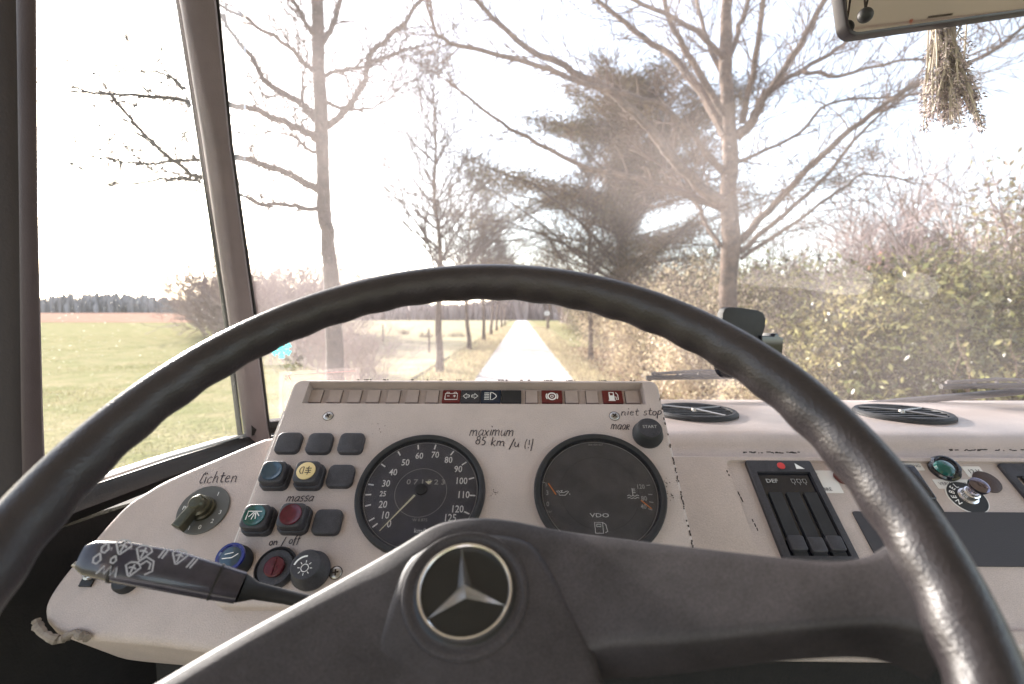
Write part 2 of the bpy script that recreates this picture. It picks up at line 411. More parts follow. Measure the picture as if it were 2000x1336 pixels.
photo_tree('bare_tree', 'large bare roadside tree with knotty trunk just right of the left windscreen pillar', 7.5,
    [(668, 880, 46), (655, 735, 40), (648, 560, 35), (640, 470, 31), (632, 400, 32), (630, 330, 29), (628, 250, 32), (622, 130, 28), (620, 0, 26), (612, -150, 20), (618, -300, 10)],
    [(11, 6, -.8, (630, 408), (600, 408), (560, 398), (520, 402), (475, 383)),
     (18, 6, -1.6, (628, 372), (605, 362), (560, 338), (500, 318), (450, 308), (395, 345), (350, 320), (290, 270)),
     (8, 3, -1.9, (450, 308), (385, 311), (300, 320), (235, 315), (200, 308)),
     (18, 5, -1.5, (628, 275), (600, 262), (560, 240), (500, 215), (450, 205), (370, 197), (300, 190), (235, 185)),
     (17, 6, .9, (626, 232), (605, 215), (570, 190), (520, 160), (490, 110), (450, 60), (425, 10), (400, -60)),
     (12, 5, -.5, (622, 140), (600, 130), (560, 90), (500, 50), (430, 10), (370, -20)),
     (15, 8, .5, (640, 245), (660, 230), (690, 195), (714, 150), (718, 118), (760, 70), (800, 30), (840, -30)),
     (9, 5, .2, (632, 147), (660, 140), (690, 133), (714, 130)),
     (13, 8, .6, (626, 85), (645, 60), (662, 15), (672, -60), (680, -150)),
     (10, 6, -.6, (620, 75), (600, 50), (585, 20), (560, -30), (520, -90)),
     (9, 3, .9, (622, 240), (595, 215), (590, 160), (600, 110), (580, 60)),
     (8, 3, -1.6, (385, 352), (340, 350), (290, 356), (240, 358)),
     (8, 3, -1.6, (360, 172), (330, 150), (285, 140)),
     (9, 3, -.3, (626, 300), (600, 290), (560, 262), (490, 262)),
     (9, 3, .8, (640, 200), (690, 215), (740, 205), (800, 160)),
     (9, 3, 1.2, (718, 118), (760, 110), (790, 95), (830, 90))], M_bark, M_twig, 11, twigl=.6, kids=3)
photo_tree('bare_tree', 'big many-limbed bare tree on the right of the road behind the phone holder', 8.0,
    [(1425, 860, 50), (1425, 700, 44), (1422, 560, 38), (1428, 470, 42), (1422, 380, 36), (1428, 300, 34), (1420, 200, 28), (1416, 100, 28), (1420, 0, 22), (1425, -150, 16), (1430, -300, 8)],
    [(26, 8, -.8, (1425, 395), (1390, 385), (1335, 330), (1290, 280), (1240, 220), (1180, 170), (1100, 130), (1010, 80), (930, 0)),
     (20, 7, 1.6, (1418, 265), (1370, 180), (1310, 110), (1240, 60), (1170, 0), (1120, -60)),
     (15, 7, -.8, (1415, 225), (1350, 120), (1310, 40), (1290, -60)),
     (12, 6, .6, (1416, 150), (1385, 80), (1360, 0), (1345, -80)),
     (22, 8, -.4, (1438, 268), (1465, 245), (1485, 200), (1510, 168), (1560, 90), (1610, 0), (1650, -70)),
     (12, 6, .8, (1490, 195), (1520, 165), (1570, 135), (1620, 105), (1670, 70), (1730, 40)),
     (8, 4, 1.1, (1570, 140), (1640, 148), (1700, 132), (1780, 115), (1850, 120), (1930, 95)),
     (14, 7, -1.0, (1450, 240), (1462, 180), (1478, 110), (1490, 0), (1495, -80)),
     (16, 6, -.5, (1440, 475), (1500, 410), (1560, 350), (1640, 270), (1700, 225), (1790, 165), (1900, 120), (1990, 60)),
     (12, 5, .9, (1445, 492), (1530, 420), (1620, 335), (1680, 260), (1730, 215)),
     (9, 4, 1.4, (1448, 505), (1560, 430), (1640, 372), (1690, 340), (1760, 350)),
     (16, 6, 1.2, (1415, 410), (1340, 380), (1250, 352), (1150, 330), (1050, 280), (980, 240), (900, 180)),
     (14, 6, -1.4, (1418, 340), (1330, 240), (1250, 190), (1130, 160), (1050, 128), (900, 90), (850, 60)),
     (10, 5, .7, (1405, 480), (1380, 440), (1350, 380), (1300, 330)),
     (12, 7, .4, (1424, 110), (1445, 50), (1460, 0), (1480, -90)),
     (12, 5, -1.6, (1416, 120), (1360, 60), (1280, 20), (1180, -30)),
     (9, 4, 2.0, (1430, 320), (1480, 300), (1560, 260), (1620, 200), (1750, 190), (1880, 170))], M_bark2, M_twig2, 23, twigl=.75, tw_r=.012, kids=3)
# the row of younger trees along the left of the lane
def row_tree(seed, h):
    rr = random.Random(seed); t = bpy.data.objects.new('row_tree', None); C.objects.link(t)
    pts = [Vector((0, 0, -.1))]; p = Vector((0, 0, -.1)); n = 14
    for i in range(n): p = p+Vector((rr.gauss(0, .05), rr.gauss(0, .05), h/n)); pts.append(p)
    rad = [.13*(1-.93*(i/n)**.9)+.006 for i in range(n+1)]; rad[0] = .17
    mb = MB(); mb.tube(pts, rad, n=9, caps=False); mb.build('trunk', M_bark2, t)
    cb = MB()
    for i in range(4, n+1):
        for _ in range(7):
            a = rr.uniform(0, 2*PI); d = Vector((math.cos(a), math.sin(a), rr.uniform(.5, 1.3)))
            grow(cb, pts[i]+Vector((0, 0, rr.uniform(-.3, .3))), d, (h-pts[i].z)*.34+rr.uniform(.5, 1.0), rad[i]*.42+.008, 2, rr, .12, 4, .75, 4, .008, (4, 4, 4, 3, 3, 3))
    cb.build('crown', M_twig, t, rec=False); return t
rowt = [row_tree(31, 10.2), row_tree(32, 10.5)]
spec = [(17.4, -2.8, 1.0, 'second bare tree of the left row, thin trunk left of the road'),
        (28, -2.85, .95, 'third bare tree of the left row beyond the grass verge'),
        (37.7, -2.75, 1.0, 'fourth tree of the left row, slender trunk beside the lane'),
        (46, -2.7, 1.05, 'fifth tree of the left row, far down the lane'),
        (57, -2.75, 1, 'sixth tree of the left row, small in the distance'),
        (70, -2.7, 1, 'seventh tree of the left row near the vanishing point'),
        (85, -2.7, 1.05, 'farthest tree of the left row at the vanishing point')]
for i, (y, x, s, lab) in enumerate(spec):
    o = rowt[i] if i < 2 else copy_tree(rowt[i % 2])
    o.location = (x, y, 0); o.rotation_euler = (0, 0, i*1.3); o.scale = (s, s, s); tag(o, lab, 'tree', 'row of bare trees along the left of the lane')
spec = [(22, 3.0, .85, 'bare tree on the right verge with orange brown trunk half hidden by the rim'),
        (68, 3.6, 1.1, 'farthest bare tree on the right side of the lane')]
for i, (y, x, s, lab) in enumerate(spec):
    o = copy_tree(rowt[i % 2]); o.location = (x, y, 0); o.rotation_euler = (0, 0, 2+i*1.7); o.scale = (s, s, s); tag(o, lab, 'tree', 'bare trees along the right verge')

# the conifer
def conifer():
    rr = random.Random(5); Y = 24; t = thing('conifer_tree', 'broad dark cedar with drooping layered branches behind the right bare tree', 'tree', loc=(6.0, Y, 0))
    t.location = (4.7, Y, 0); H = 13.0
    mb = MB(); mb.tube([(0, 0, -.1), (-.1, 0, 3), (.1, .1, 7), (0, 0, H)], [.42, .33, .22, .04], n=10); mb.build('trunk', M_bark, t)
    mb2 = MB(); P = []; g = np.random.default_rng(4); SC = []
    k = 0
    for i in range(150):
        z = 1.6+(H-2.2)*(i/150)**.95; a = rr.uniform(0, 2*PI); ln = (8.6*(1-(z/H)**1.7)+1.0)*rr.choice((.5, .75, .9, 1.05, 1.2))*rr.uniform(.85, 1.1)
        if z < 2.6: ln *= .7
        p = Vector((0, 0, z)); pts = [p]; d = Vector((math.cos(a), math.sin(a), .45))
        for s in range(5):
            d = (d+Vector((rr.gauss(0, .12), rr.gauss(0, .12), -.06+rr.gauss(0, .08)))).normalized(); p = p+d*ln/5; pts.append(p)
        mb2.tube(pts, [.07, .055, .045, .035, .025, .012], n=4, caps=False)
        for s in range(1, 6):
            for _ in range(int(3+ln*.9)):
                q = pts[s].lerp(pts[s-1], rr.random())+Vector((rr.gauss(0, .30), rr.gauss(0, .30), rr.gauss(0, .10)-.05)); P.append(q); SC.append(rr.uniform(.25, .6))
    mb2.build('branches', M_twig, t, rec=False)
    P = np.array([tuple(p) for p in P]); SC = np.array(SC); m = 40
    idx = np.repeat(np.arange(len(P)), m); n = len(idx); off = g.normal(0, 1, (n, 3))*SC[idx][:, None]*np.array([.6, .6, .42])
    c = P[idx]+off; a = g.uniform(0, 2*np.pi, n); el = g.uniform(-.2, .5, n); ln = g.uniform(.10, .24, n)
    d = np.stack([np.cos(a)*np.cos(el), np.sin(a)*np.cos(el), np.sin(el)], 1)*ln[:, None]; sd = np.stack([-np.sin(a), np.cos(a), 0*a], 1)*.03
    V = np.empty((n, 3, 3)); V[:, 0] = c-sd; V[:, 1] = c+sd; V[:, 2] = c+d
    np_mesh('needles', V.reshape(-1, 3), np.arange(3*n).reshape(-1, 3), mat('cedar_needles', (.085, .08, .045), .8, col2=(.21, .15, .085), vs=.5, isl=.4, trans=.2), t)
conifer()
# leafy evergreen shrubs on the right
M_leafA = mat('laurel_leaf', (.11, .12, .04), .26, isl=.85, col2=(.30, .25, .12), vs=.9, trans=.35)
M_leafB = mat('golden_leaf', (.52, .43, .30), .6, isl=.45, col2=(.38, .31, .20), vs=1.2, trans=.4)
M_leafC = mat('brown_shrub_leaf', (.26, .20, .11), .5, isl=.6, col2=(.15, .155, .06), vs=1.0, trans=.3)
def leafy(name, seed, n, size, m, wood, rad=(1.3, 1.3, 1.4), stems=14):
    rr = random.Random(seed); g = np.random.default_rng(seed); t = bpy.data.objects.new(name, None); C.objects.link(t)
    mb = MB()
    for _ in range(stems):
        a = rr.uniform(0, 2*PI); grow(mb, Vector((rr.gauss(0, .15), rr.gauss(0, .15), 0)), Vector((math.cos(a)*.5, math.sin(a)*.5, 1)), rad[2]*rr.uniform(.8, 1.5), .016, 2, rr, .12, 4, .8, 3, .004, (4, 4, 4, 3, 3, 3))
    mb.build('stems', wood, t, rec=False)
    nc = max(30, n//90); th = g.uniform(0, 2*np.pi, nc); cz = g.uniform(-.9, 1, nc); rr_ = g.uniform(.45, 1.05, nc)
    cc = np.stack([np.cos(th)*np.sqrt(1-cz**2)*rad[0], np.sin(th)*np.sqrt(1-cz**2)*rad[1], cz*rad[2]*.95], 1)*rr_[:, None]+np.array([0, 0, rad[2]])
    idx = g.integers(0, nc, n); c = cc[idx]+g.normal(0, 1, (n, 3))*.20; c[:, 2] = np.abs(c[:, 2])
    u = g.normal(0, 1, (n, 3)); u /= np.linalg.norm(u, axis=1)[:, None]; v = g.normal(0, 1, (n, 3)); v -= u*(u*v).sum(1)[:, None]; v /= np.linalg.norm(v, axis=1)[:, None]
    s = size*g.uniform(.5, 1.2, n)[:, None]
    V = np.empty((n, 4, 3)); V[:, 0] = c-u*s; V[:, 1] = c-v*s*.42; V[:, 2] = c+u*s; V[:, 3] = c+v*s*.42
    np_mesh('foliage', V.reshape(-1, 3), np.arange(4*n).reshape(-1, 4), m, t); return t
lv = [leafy('laurel_shrub', 51, 11000, .052, M_leafA, M_twig2), leafy('laurel_shrub', 52, 10000, .048, M_leafC, M_twig2), leafy('beech_shrub', 53, 9000, .048, M_leafB, M_twig2, stems=20)]
specs = [(0, 4.6, 6.4, 1.0, .95, 'glossy evergreen shrub directly behind the phone holder'), (0, 6.4, 6.8, 1.15, 1.0, 'glossy evergreen shrub behind the right wiper'),
  (1, 8.6, 7.2, 1.5, 1.4, 'tall brownish shrub at the right edge of the view'), (0, 7.6, 9.5, 1.4, 1.15, 'evergreen shrub mass below the round bare tree'),
  (1, 11.4, 10.5, 1.7, 1.85, 'brown green shrub rising highest at the far right'), (2, 3.6, 9.6, .9, .95, 'golden leaved shrub left of the big right tree trunk'),
  (2, 4.2, 12.5, 1.2, 1.2, 'golden beech shrub in front of the cedar'), (0, 5.7, 11.5, 1.3, 1.15, 'evergreen shrub behind the big right tree'),
  (1, 9.8, 13.5, 1.5, 1.2, 'brownish shrub in the second row under the bare round tree'), (2, 3.9, 16, 1.0, 1.1, 'pale golden shrub on the right verge beyond the cedar trunk'),
  (1, 6.2, 16.5, 1.6, 1.4, 'brown shrub filling the gap under the cedar'), (2, 4.3, 21, 1.2, 1.1, 'far golden shrub right of the lane'),
  (1, 7.5, 4.6, .9, .85, 'low brown shrub at the lower right behind the second wiper'), (2, 3.3, 6.6, .6, .6, 'low golden shrub beside the road end of the left wiper'),
  (0, 5.2, 4.7, .7, .62, 'low shrub with bright glinting leaves just above the dash vents'), (1, 14.5, 12.5, 2.2, 2.1, 'tall dense shrub beyond the right window edge'),
  (0, 9.3, 6.0, 1.2, 1.15, 'evergreen shrub in front of the tallest right shrub'), (2, 4.6, 28, 1.4, 1.3, 'distant golden shrub at the right roadside'), (1, 4.8, 38, 1.5, 1.5, 'distant brown shrub at the right roadside')]
used = set()
for i, (k, x, y, s, sz, lab) in enumerate(specs):
    o = lv[k] if k not in used else copy_tree(lv[k]); used.add(k)
    o.location = (x, y, -.05); o.rotation_euler = (0, 0, i*1.9); o.scale = (s, s, sz); tag(o, lab, 'shrub', 'leafy shrubs right of the lane')
# bare twiggy shrubs: hedge along the left ditch
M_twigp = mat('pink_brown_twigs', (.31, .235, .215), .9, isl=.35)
def bare_shrub(seed, h=2.2, n=16, m=None, wid=.5, minr=.005, kids=3):
    rr = random.Random(seed); t = bpy.data.objects.new('bare_shrub', None); C.objects.link(t); mb = MB()
    for _ in range(n):
        a = rr.uniform(0, 2*PI); grow(mb, Vector((rr.gauss(0, .35), rr.gauss(0, .35), -.05)), Vector((math.cos(a)*wid, math.sin(a)*wid, 1)), h*rr.uniform(.5, .9), max(.022, minr*1.5), 3, rr, .14, 4, .8, kids, minr, (4, 4, 3, 3, 3, 3))
    mb.build('branches', m or M_twigp, t, rec=False)
    return t
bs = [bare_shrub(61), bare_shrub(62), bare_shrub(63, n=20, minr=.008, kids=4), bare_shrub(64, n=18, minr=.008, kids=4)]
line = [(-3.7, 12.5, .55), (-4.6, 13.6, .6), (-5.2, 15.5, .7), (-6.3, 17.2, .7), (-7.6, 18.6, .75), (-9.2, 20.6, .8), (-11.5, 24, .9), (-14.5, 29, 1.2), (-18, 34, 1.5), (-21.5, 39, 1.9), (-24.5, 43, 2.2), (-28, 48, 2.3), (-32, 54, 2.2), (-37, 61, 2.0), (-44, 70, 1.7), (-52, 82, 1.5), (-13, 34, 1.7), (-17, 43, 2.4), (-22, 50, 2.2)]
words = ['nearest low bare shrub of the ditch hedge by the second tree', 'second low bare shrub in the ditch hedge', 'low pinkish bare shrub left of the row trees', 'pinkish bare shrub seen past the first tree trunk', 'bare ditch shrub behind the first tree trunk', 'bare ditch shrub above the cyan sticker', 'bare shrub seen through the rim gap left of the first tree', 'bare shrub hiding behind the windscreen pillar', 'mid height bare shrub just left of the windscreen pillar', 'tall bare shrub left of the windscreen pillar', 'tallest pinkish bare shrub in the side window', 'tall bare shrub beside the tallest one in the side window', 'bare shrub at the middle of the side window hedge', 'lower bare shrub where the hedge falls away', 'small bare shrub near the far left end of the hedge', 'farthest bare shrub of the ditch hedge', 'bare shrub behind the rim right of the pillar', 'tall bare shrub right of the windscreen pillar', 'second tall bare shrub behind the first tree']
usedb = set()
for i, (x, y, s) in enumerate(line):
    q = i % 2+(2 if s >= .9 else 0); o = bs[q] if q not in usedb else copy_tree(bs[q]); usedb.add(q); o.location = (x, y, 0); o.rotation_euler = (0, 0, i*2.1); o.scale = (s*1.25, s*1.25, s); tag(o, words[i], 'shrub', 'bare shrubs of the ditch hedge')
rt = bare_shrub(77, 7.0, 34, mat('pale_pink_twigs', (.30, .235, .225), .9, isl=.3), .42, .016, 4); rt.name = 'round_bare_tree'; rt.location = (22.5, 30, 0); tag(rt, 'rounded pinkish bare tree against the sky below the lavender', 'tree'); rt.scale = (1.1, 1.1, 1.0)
for i, (x, y, s, lab) in enumerate([(10.5, 26, 2.6, 'bare brush right of the cedar behind the big tree'), (15, 27, 2.6, 'bare brush between the big tree and the round bare tree'), (29, 33, 3.2, 'bare brush right of the round bare tree'), (8.2, 8.6, 1.5, 'bare twiggy shrub poking through the evergreen hedge'), (12.5, 9.5, 1.9, 'bare twiggy shrub at the right edge of the view')]):
    o = copy_tree(bs[i % 2]); o.location = (x, y, 0); o.scale = (s*1.2, s*1.2, s); o.rotation_euler = (0, 0, i); tag(o, lab, 'shrub', 'bare brush on the right')
# far woods
def far_wood(name, m, rng, n, h, seed):
    g = np.random.default_rng(seed); V = []; F = []
    P = rng(g, n); hh = h*g.uniform(.55, 1.1, n)*(.8+.3*np.sin(P[:, 0]*.05)); wv = g.uniform(.4, 1.6, n)
    for k in range(n):
        x, y = P[k]; a = g.uniform(0, np.pi); c, s = math.cos(a)*wv[k], math.sin(a)*wv[k]; H = hh[k]; o = len(V)
        V += [(x-c*.3, y-s*.3, 0), (x+c*.3, y+s*.3, 0), (x+c, y+s, H*.6), (x+c*.3, y+s*.2, H), (x-c, y-s, H*.72), (x-s*.5, y+c*.5, 0), (x+s*.5, y-c*.5, H*.55)]
        F += [(o, o+1, o+2), (o, o+2, o+3), (o, o+3, o+4), (o+5, o+6, o+3)]
    return np_mesh(name, V, F, m, kind='stuff')
M_far = mat('far_wood', (.33, .315, .325), .95, isl=.3)  # lightened grey: distance haze is put into the wood's base colour
M_far2 = mat('far_wood_pink', (.30, .245, .235), .95, isl=.3)
far_wood('far_wood', M_far, lambda g, n: np.stack([g.uniform(-340, -40, n), 250+g.uniform(0, 40, n)], 1), 5000, 12, 1)
far_wood('distant_wood', M_far2, lambda g, n: np.stack([g.uniform(-70, 40, n), 150+g.uniform(0, 40, n)], 1), 2600, 9.5, 2)
far_wood('roadside_wood', M_far2, lambda g, n: np.stack([g.uniform(8, 90, n), 60+g.uniform(0, 60, n)], 1), 2600, 7, 3)
# small things in the pasture
M_tuft = mat('rush_tuft', (.16, .12, .09), .9, isl=.3)
def tuft(x, y, s, lab, long=1):
    rr = random.Random(int(x*100)); mb = MB()
    for _ in range(70):
        a = rr.uniform(0, 2*PI); b = Vector((rr.gauss(0, .25)*long, rr.gauss(0, .2), -.02)); mb.tube([b, b+Vector((math.cos(a)*.25, math.sin(a)*.25, .7))*rr.uniform(.5, 1)], [.02, .004], n=3, caps=False)
    o = mb.build('rush_tuft', M_tuft, smooth=False, rec=False); o.location = (x, y, 0); o.scale = (s, s, s); tag(o, lab, 'grass tuft', 'rush tufts in the pasture')
for px, py, s, lg, lab in [(695, 655, .9, 1, 'dark rush tuft in the pasture just right of the first tree trunk'), (790, 651, .9, 1, 'rush tuft in the pasture midway between the first and second tree'), (833, 657, .9, 1.4, 'rush tuft in the pasture left of the second tree trunk'), (890, 656, .9, 3, 'long low dark tuft between the second and third tree trunks')]:
    d = R(px, py+3); k = -2.0/d.z; tuft(d.x*k, d.y*k, s, lab, lg)
# fence posts in the pasture
for px, py, lab in [(748, 668, 'thin pasture post left of the second tree'), (838, 690, 'thin pasture post close to the second tree')]:
    d = R(px, py); k = -2.0/d.z; mb = MB(); mb.tube([(0, 0, -.1), (0, 0, 1.2)], [.06, .05], n=8); mb.tube([(0, 0, 1.2), (0, 0, 1.26)], [.05, .02], n=8)
    o = mb.build('fence_post', M_bark2); o.location = (d.x*k, d.y*k, 0); tag(o, lab, 'post', 'posts in the pasture')
d = R(1068, 645); k = -2.0/d.z
t = thing('road_sign', 'small round white road sign on a post right of the lane end', 'sign', loc=(d.x*k, d.y*k, 0))
mb = MB(); mb.tube([(0, 0, -.1), (0, 0, 2.2)], .05, n=8); mb.build('post', M_bark2, t)
mb = MB(); mb.lathe([(0, .02), (.3, .02), (.3, -.02), (0, -.02)], 24, M=T(0, 0, 2.0) @ Matrix.Rotation(PI/2, 4, 'X')); mb.build('sign_plate', M_white, t)
# far house with red roof
t = thing('house', 'small far house with a reddish roof half hidden above the shrubs', 'house', loc=(42, 56, 0))
mb = MB(); mb.box((0, 0, 3), (6, 6, 6)); mb.build('wall', mat('pale_wall', (.45, .40, .36), .8), t, smooth=False)
mb = MB(); mb.add([(-3.4, -3.4, 6.01), (3.4, -3.4, 6.01), (3.4, 3.4, 6.01), (-3.4, 3.4, 6.01), (-3.4, 0, 9), (3.4, 0, 9)], [(0, 1, 5, 4), (2, 3, 4, 5), (0, 4, 3), (1, 2, 5), (0, 3, 2, 1)]); rf = mb.build('roof', mat('red_tiles', (.38, .13, .09), .8), t, smooth=False)
mb = MB(); mb.box((1.5, 0, 8.9), (.7, .7, 1.8)); mb.build('chimney', mat('brick_red', (.28, .12, .09), .9), rf, smooth=False)
for x in (-1.5, 1.5):
    mb = MB(); mb.box((x, -3.02, 4.4), (1.1, .06, 1.3)); wo = mb.build('window', M_white, t, smooth=False)
    mb = MB(); mb.box((x, -3.06, 4.4), (.9, .04, 1.1)); mb.build('pane', M_gloss, wo, smooth=False)

# ------------------------------------------------------------------ cab shell
cab = thing('cab_body', 'grey windscreen pillar, dark door frame and glass of the old van cab', 'van cab', loc=(0, 0, 0))
def slab(name, quad, thick, m, parent=cab, smooth=False):
    a, b, c, d = quad; n = (b-a).cross(d-a).normalized()
    if n.dot(a-CAM) < 0: n = -n
    q = [p for p in quad]+[p+n*thick for p in quad]
    mb = MB(); mb.add(q, [(0, 1, 2, 3), (7, 6, 5, 4), (0, 4, 5, 1), (1, 5, 6, 2), (2, 6, 7, 3), (3, 7, 4, 0)])
    return mb.build(name, m, parent, smooth=smooth)
def bar(name, lines, thick, m, parent=cab, rr=.3, n=6):
    # a rounded bar whose near face runs between two photographed edges; lines = [(pxl, pxr, py, Y)]
    vs, fs = [], []; prof = []
    for k in range(n+1): a = PI*k/n; prof.append((-math.cos(a), math.sin(a)))
    m_ = len(prof)+2
    for pl, pr, py, Y in lines:
        A = U(pl, py[0] if hasattr(py, '__len__') else py, Y); B = U(pr, py[1] if hasattr(py, '__len__') else py, Y)
        mid = (A+B)/2; hx = (B-A)/2; back = Vector(((A+B)/2-CAM).xy.to_3d()).normalized()
        for a, b in prof: vs.append(mid+hx*a-back*(b*rr*hx.length-rr*hx.length))
        vs.append(B+back*thick); vs.append(A+back*thick)
    for i in range(len(lines)-1):
        for k in range(m_): k2 = (k+1) % m_; fs.append((i*m_+k, i*m_+k2, (i+1)*m_+k2, (i+1)*m_+k))
    fs.append(tuple(range(m_))); fs.append(tuple((len(lines)-1)*m_+k for k in range(m_))[::-1])
    mb = MB(); mb.add(vs, fs); return mb.build(name, m, parent, ang=50)
pl = bar('windscreen_pillar', [(300, 384, -300, .60), (322, 404, -150, .63), (352, 423, 0, .66), (396, 450, 280, .71), (442, 494, 600, .76), (475, 524, 840, .80), (478, 532, 880, .80)], .035, M_pillar, rr=.45)
bar('pillar_seal', [(291, 306, -300, .625), (343, 355, 0, .68), (386, 399, 280, .73), (433, 445, 600, .78), (466, 477, 870, .82)], .012, M_rubber, pl, rr=.6)
bar('pillar_seal', [(381, 389, -300, .615), (420, 428, 0, .675), (448, 455, 280, .725), (492, 500, 600, .775), (523, 532, 870, .815)], .012, M_rubber, pl, rr=.6)
bar('door_post', [(22, 66, -350, .52), (30, 71, 0, .52), (33, 74, 400, .52), (36, 84, 800, .52), (38, 92, 1000, .52)], .03, M_pillar, rr=.35)
bar('door_post', [(-260, 26, -350, .47), (-260, 34, 0, .47), (-260, 40, 400, .47), (-250, 44, 800, .47), (-230, 50, 1100, .47)], .03, mat('door_post_dark', (.026, .019, .021), .6, bump=.2, bs=300), rr=.2)
# sill under the side window: follows the wall
WF = frame(Vector((-.44, .795, 1.8)), (.08, .235, 0), (0, 0, 1))
def Wp(px, py, h=0):
    q = L(WF, px, py, h); return WF @ Vector((q.x, q.y, h))
mb = MB()
top = [(560, 842), (500, 852), (466, 856), (330, 897), (180, 947), (60, 990), (-120, 1050)]; bot = [(560, 880), (500, 893), (466, 902), (330, 945), (180, 1005), (60, 1050), (-120, 1120)]
vs = []
for (a, b), (c, d) in zip(top, bot):
    A = Wp(a, b); B = Wp(c, d, .0); n = WF.col[2].to_3d(); n = n if n.dot(CAM-A) > 0 else -n
    vs += [A-n*.03, A, A+n*.004, A*.8+B*.2+n*.013, A*.45+B*.55+n*.016, A*.1+B*.9+n*.006, B, B-n*.03]
m_ = 8; fs = [(i*m_+k, i*m_+(k+1) % m_, (i+1)*m_+(k+1) % m_, (i+1)*m_+k) for i in range(len(top)-1) for k in range(m_)]
mb.add(vs, fs); mb.build('window_gasket', M_rubber, cab)
mb = MB(); mb.tube([Wp(a, b-2, .004) if False else Wp(a, b) for a, b in [(478, 850), (330, 893), (180, 943), (60, 986), (-120, 1046)]], .0022, n=6); mb.build('chrome_strip', M_screw, cab)
slab('door_panel', [Wp(540, 890, 0), Wp(-140, 1120, 0), Wp(-140, 1120, 0)-Vector((0, 0, .9)), Wp(540, 890, 0)-Vector((0, 0, .9))], .03, M_dark)
slab('side_window_glass', [Wp(40, -400), Wp(480, -400), Wp(480, 868), Wp(40, 1000)], .004, M_side)
# dash substructure, floor, firewall, roof
mb = MB(); mb.box((.45, .79, 1.35), (2.2, .04, .72)); mb.build('firewall', M_dark, cab, smooth=False)
mb = MB(); mb.box((.45, -.2, .98), (2.3, 2.1, .04)); mb.build('cab_floor', M_dark, cab, smooth=False)
mb = MB(); mb.box((.45, -.30, 2.66), (2.4, 2.0, .05)); mb.build('roof_panel', mat('roof_lining', (.72, .66, .60), .8, var=.05, vs=5), cab, smooth=False)
mb = MB(); mb.box((.45, -1.28, 2.40), (2.3, .04, .46)); bh = mb.build('bulkhead', M_beige_s, cab, smooth=False)
mb = MB(); mb.box((.45, -1.255, 2.30), (.16, .012, .02)); mb.build('slot', M_black, bh, smooth=False)
# windscreen
wb = [(-.435, .80), (-.33, .88), (-.2, .94), (0, .985), (.3, 1.0), (.6, .995), (.9, .95), (1.15, .88), (1.35, .76), (1.42, .68)]
z0, z1 = 1.80, 2.66
top_ = lambda x, y: (x, y-.21*((z1-z0)/.86))
vs = []; fs = []; n = len(wb)
for off in (0, .005):
    for x, y in wb: vs += [(x, y+off, z0), (top_(x, y)[0], top_(x, y)[1]+off, z1)]
for i in range(n-1):
    fs.append((2*i, 2*i+2, 2*i+3, 2*i+1)); fs.append((2*n+2*i, 2*n+2*i+1, 2*n+2*i+3, 2*n+2*i+2)); fs.append((2*i, 2*n+2*i, 2*n+2*i+2, 2*i+2)); fs.append((2*i+1, 2*i+3, 2*n+2*i+3, 2*n+2*i+1))
mb = MB(); mb.add(vs, fs); mb.build('windscreen_glass', M_glass, cab, ang=60)
mb = MB(); mb.tube([(x, y+.006, z0+.014) for x, y in wb], .013, n=8); mb.build('windscreen_gasket', M_rubber, cab)
mb = MB(); mb.tube([(x, y-.21, z1-.03) for x, y in wb], .03, n=8); mb.build('windscreen_header', M_pillar, cab)
mb = MB(); mb.tube([(1.42, .68, 1.8), (1.42, .5, 2.66)], .03, n=8); mb.build('windscreen_pillar', M_pillar, cab)

# ------------------------------------------------------------------ instrument cluster
SL = math.radians(44.5)
D0 = U(1000, 962, .543)
PF = frame(D0, (1, 0, 0), (0, math.cos(SL), math.sin(SL)))
clu = thing('instrument_cluster', 'beige grained instrument pod with two round gauges and handwritten notes behind the wheel', 'instrument panel', M=PF)
P = lambda px, py, h=0: L(PF, px, py, h)
xl = (P(574, 760).x+P(447, 1060).x)/2; xr = (P(1284, 760).x+P(1357, 1045).x)/2
ytop = P(1000, 741).y; ybot = P(1000, 1190).y; ylip = P(1000, 789).y
rx0, rx1 = P(594, 776).x, P(1260, 776).x; ry1 = P(1000, 747).y
out = rrect((xl+xr)/2, (ytop+ybot)/2, xr-xl, ytop-ybot, .012, 5)
hole = [(rx0, ylip), (rx1, ylip), (rx1, ry1), (rx0, ry1)]
HD = -.014
mb = MB(); mb.plate(out, -.085, 0, .0045, holes=[(hole, HD-.002)]); mb.build('pod_housing', M_beige, clu)
mb = MB(); mb.box(((rx0+rx1)/2, (ylip+ry1)/2-.004, HD-.004), (rx1-rx0+.002, ry1-ylip+.012, .004)); mb.build('lamp_strip', M_blank, clu, smooth=False)
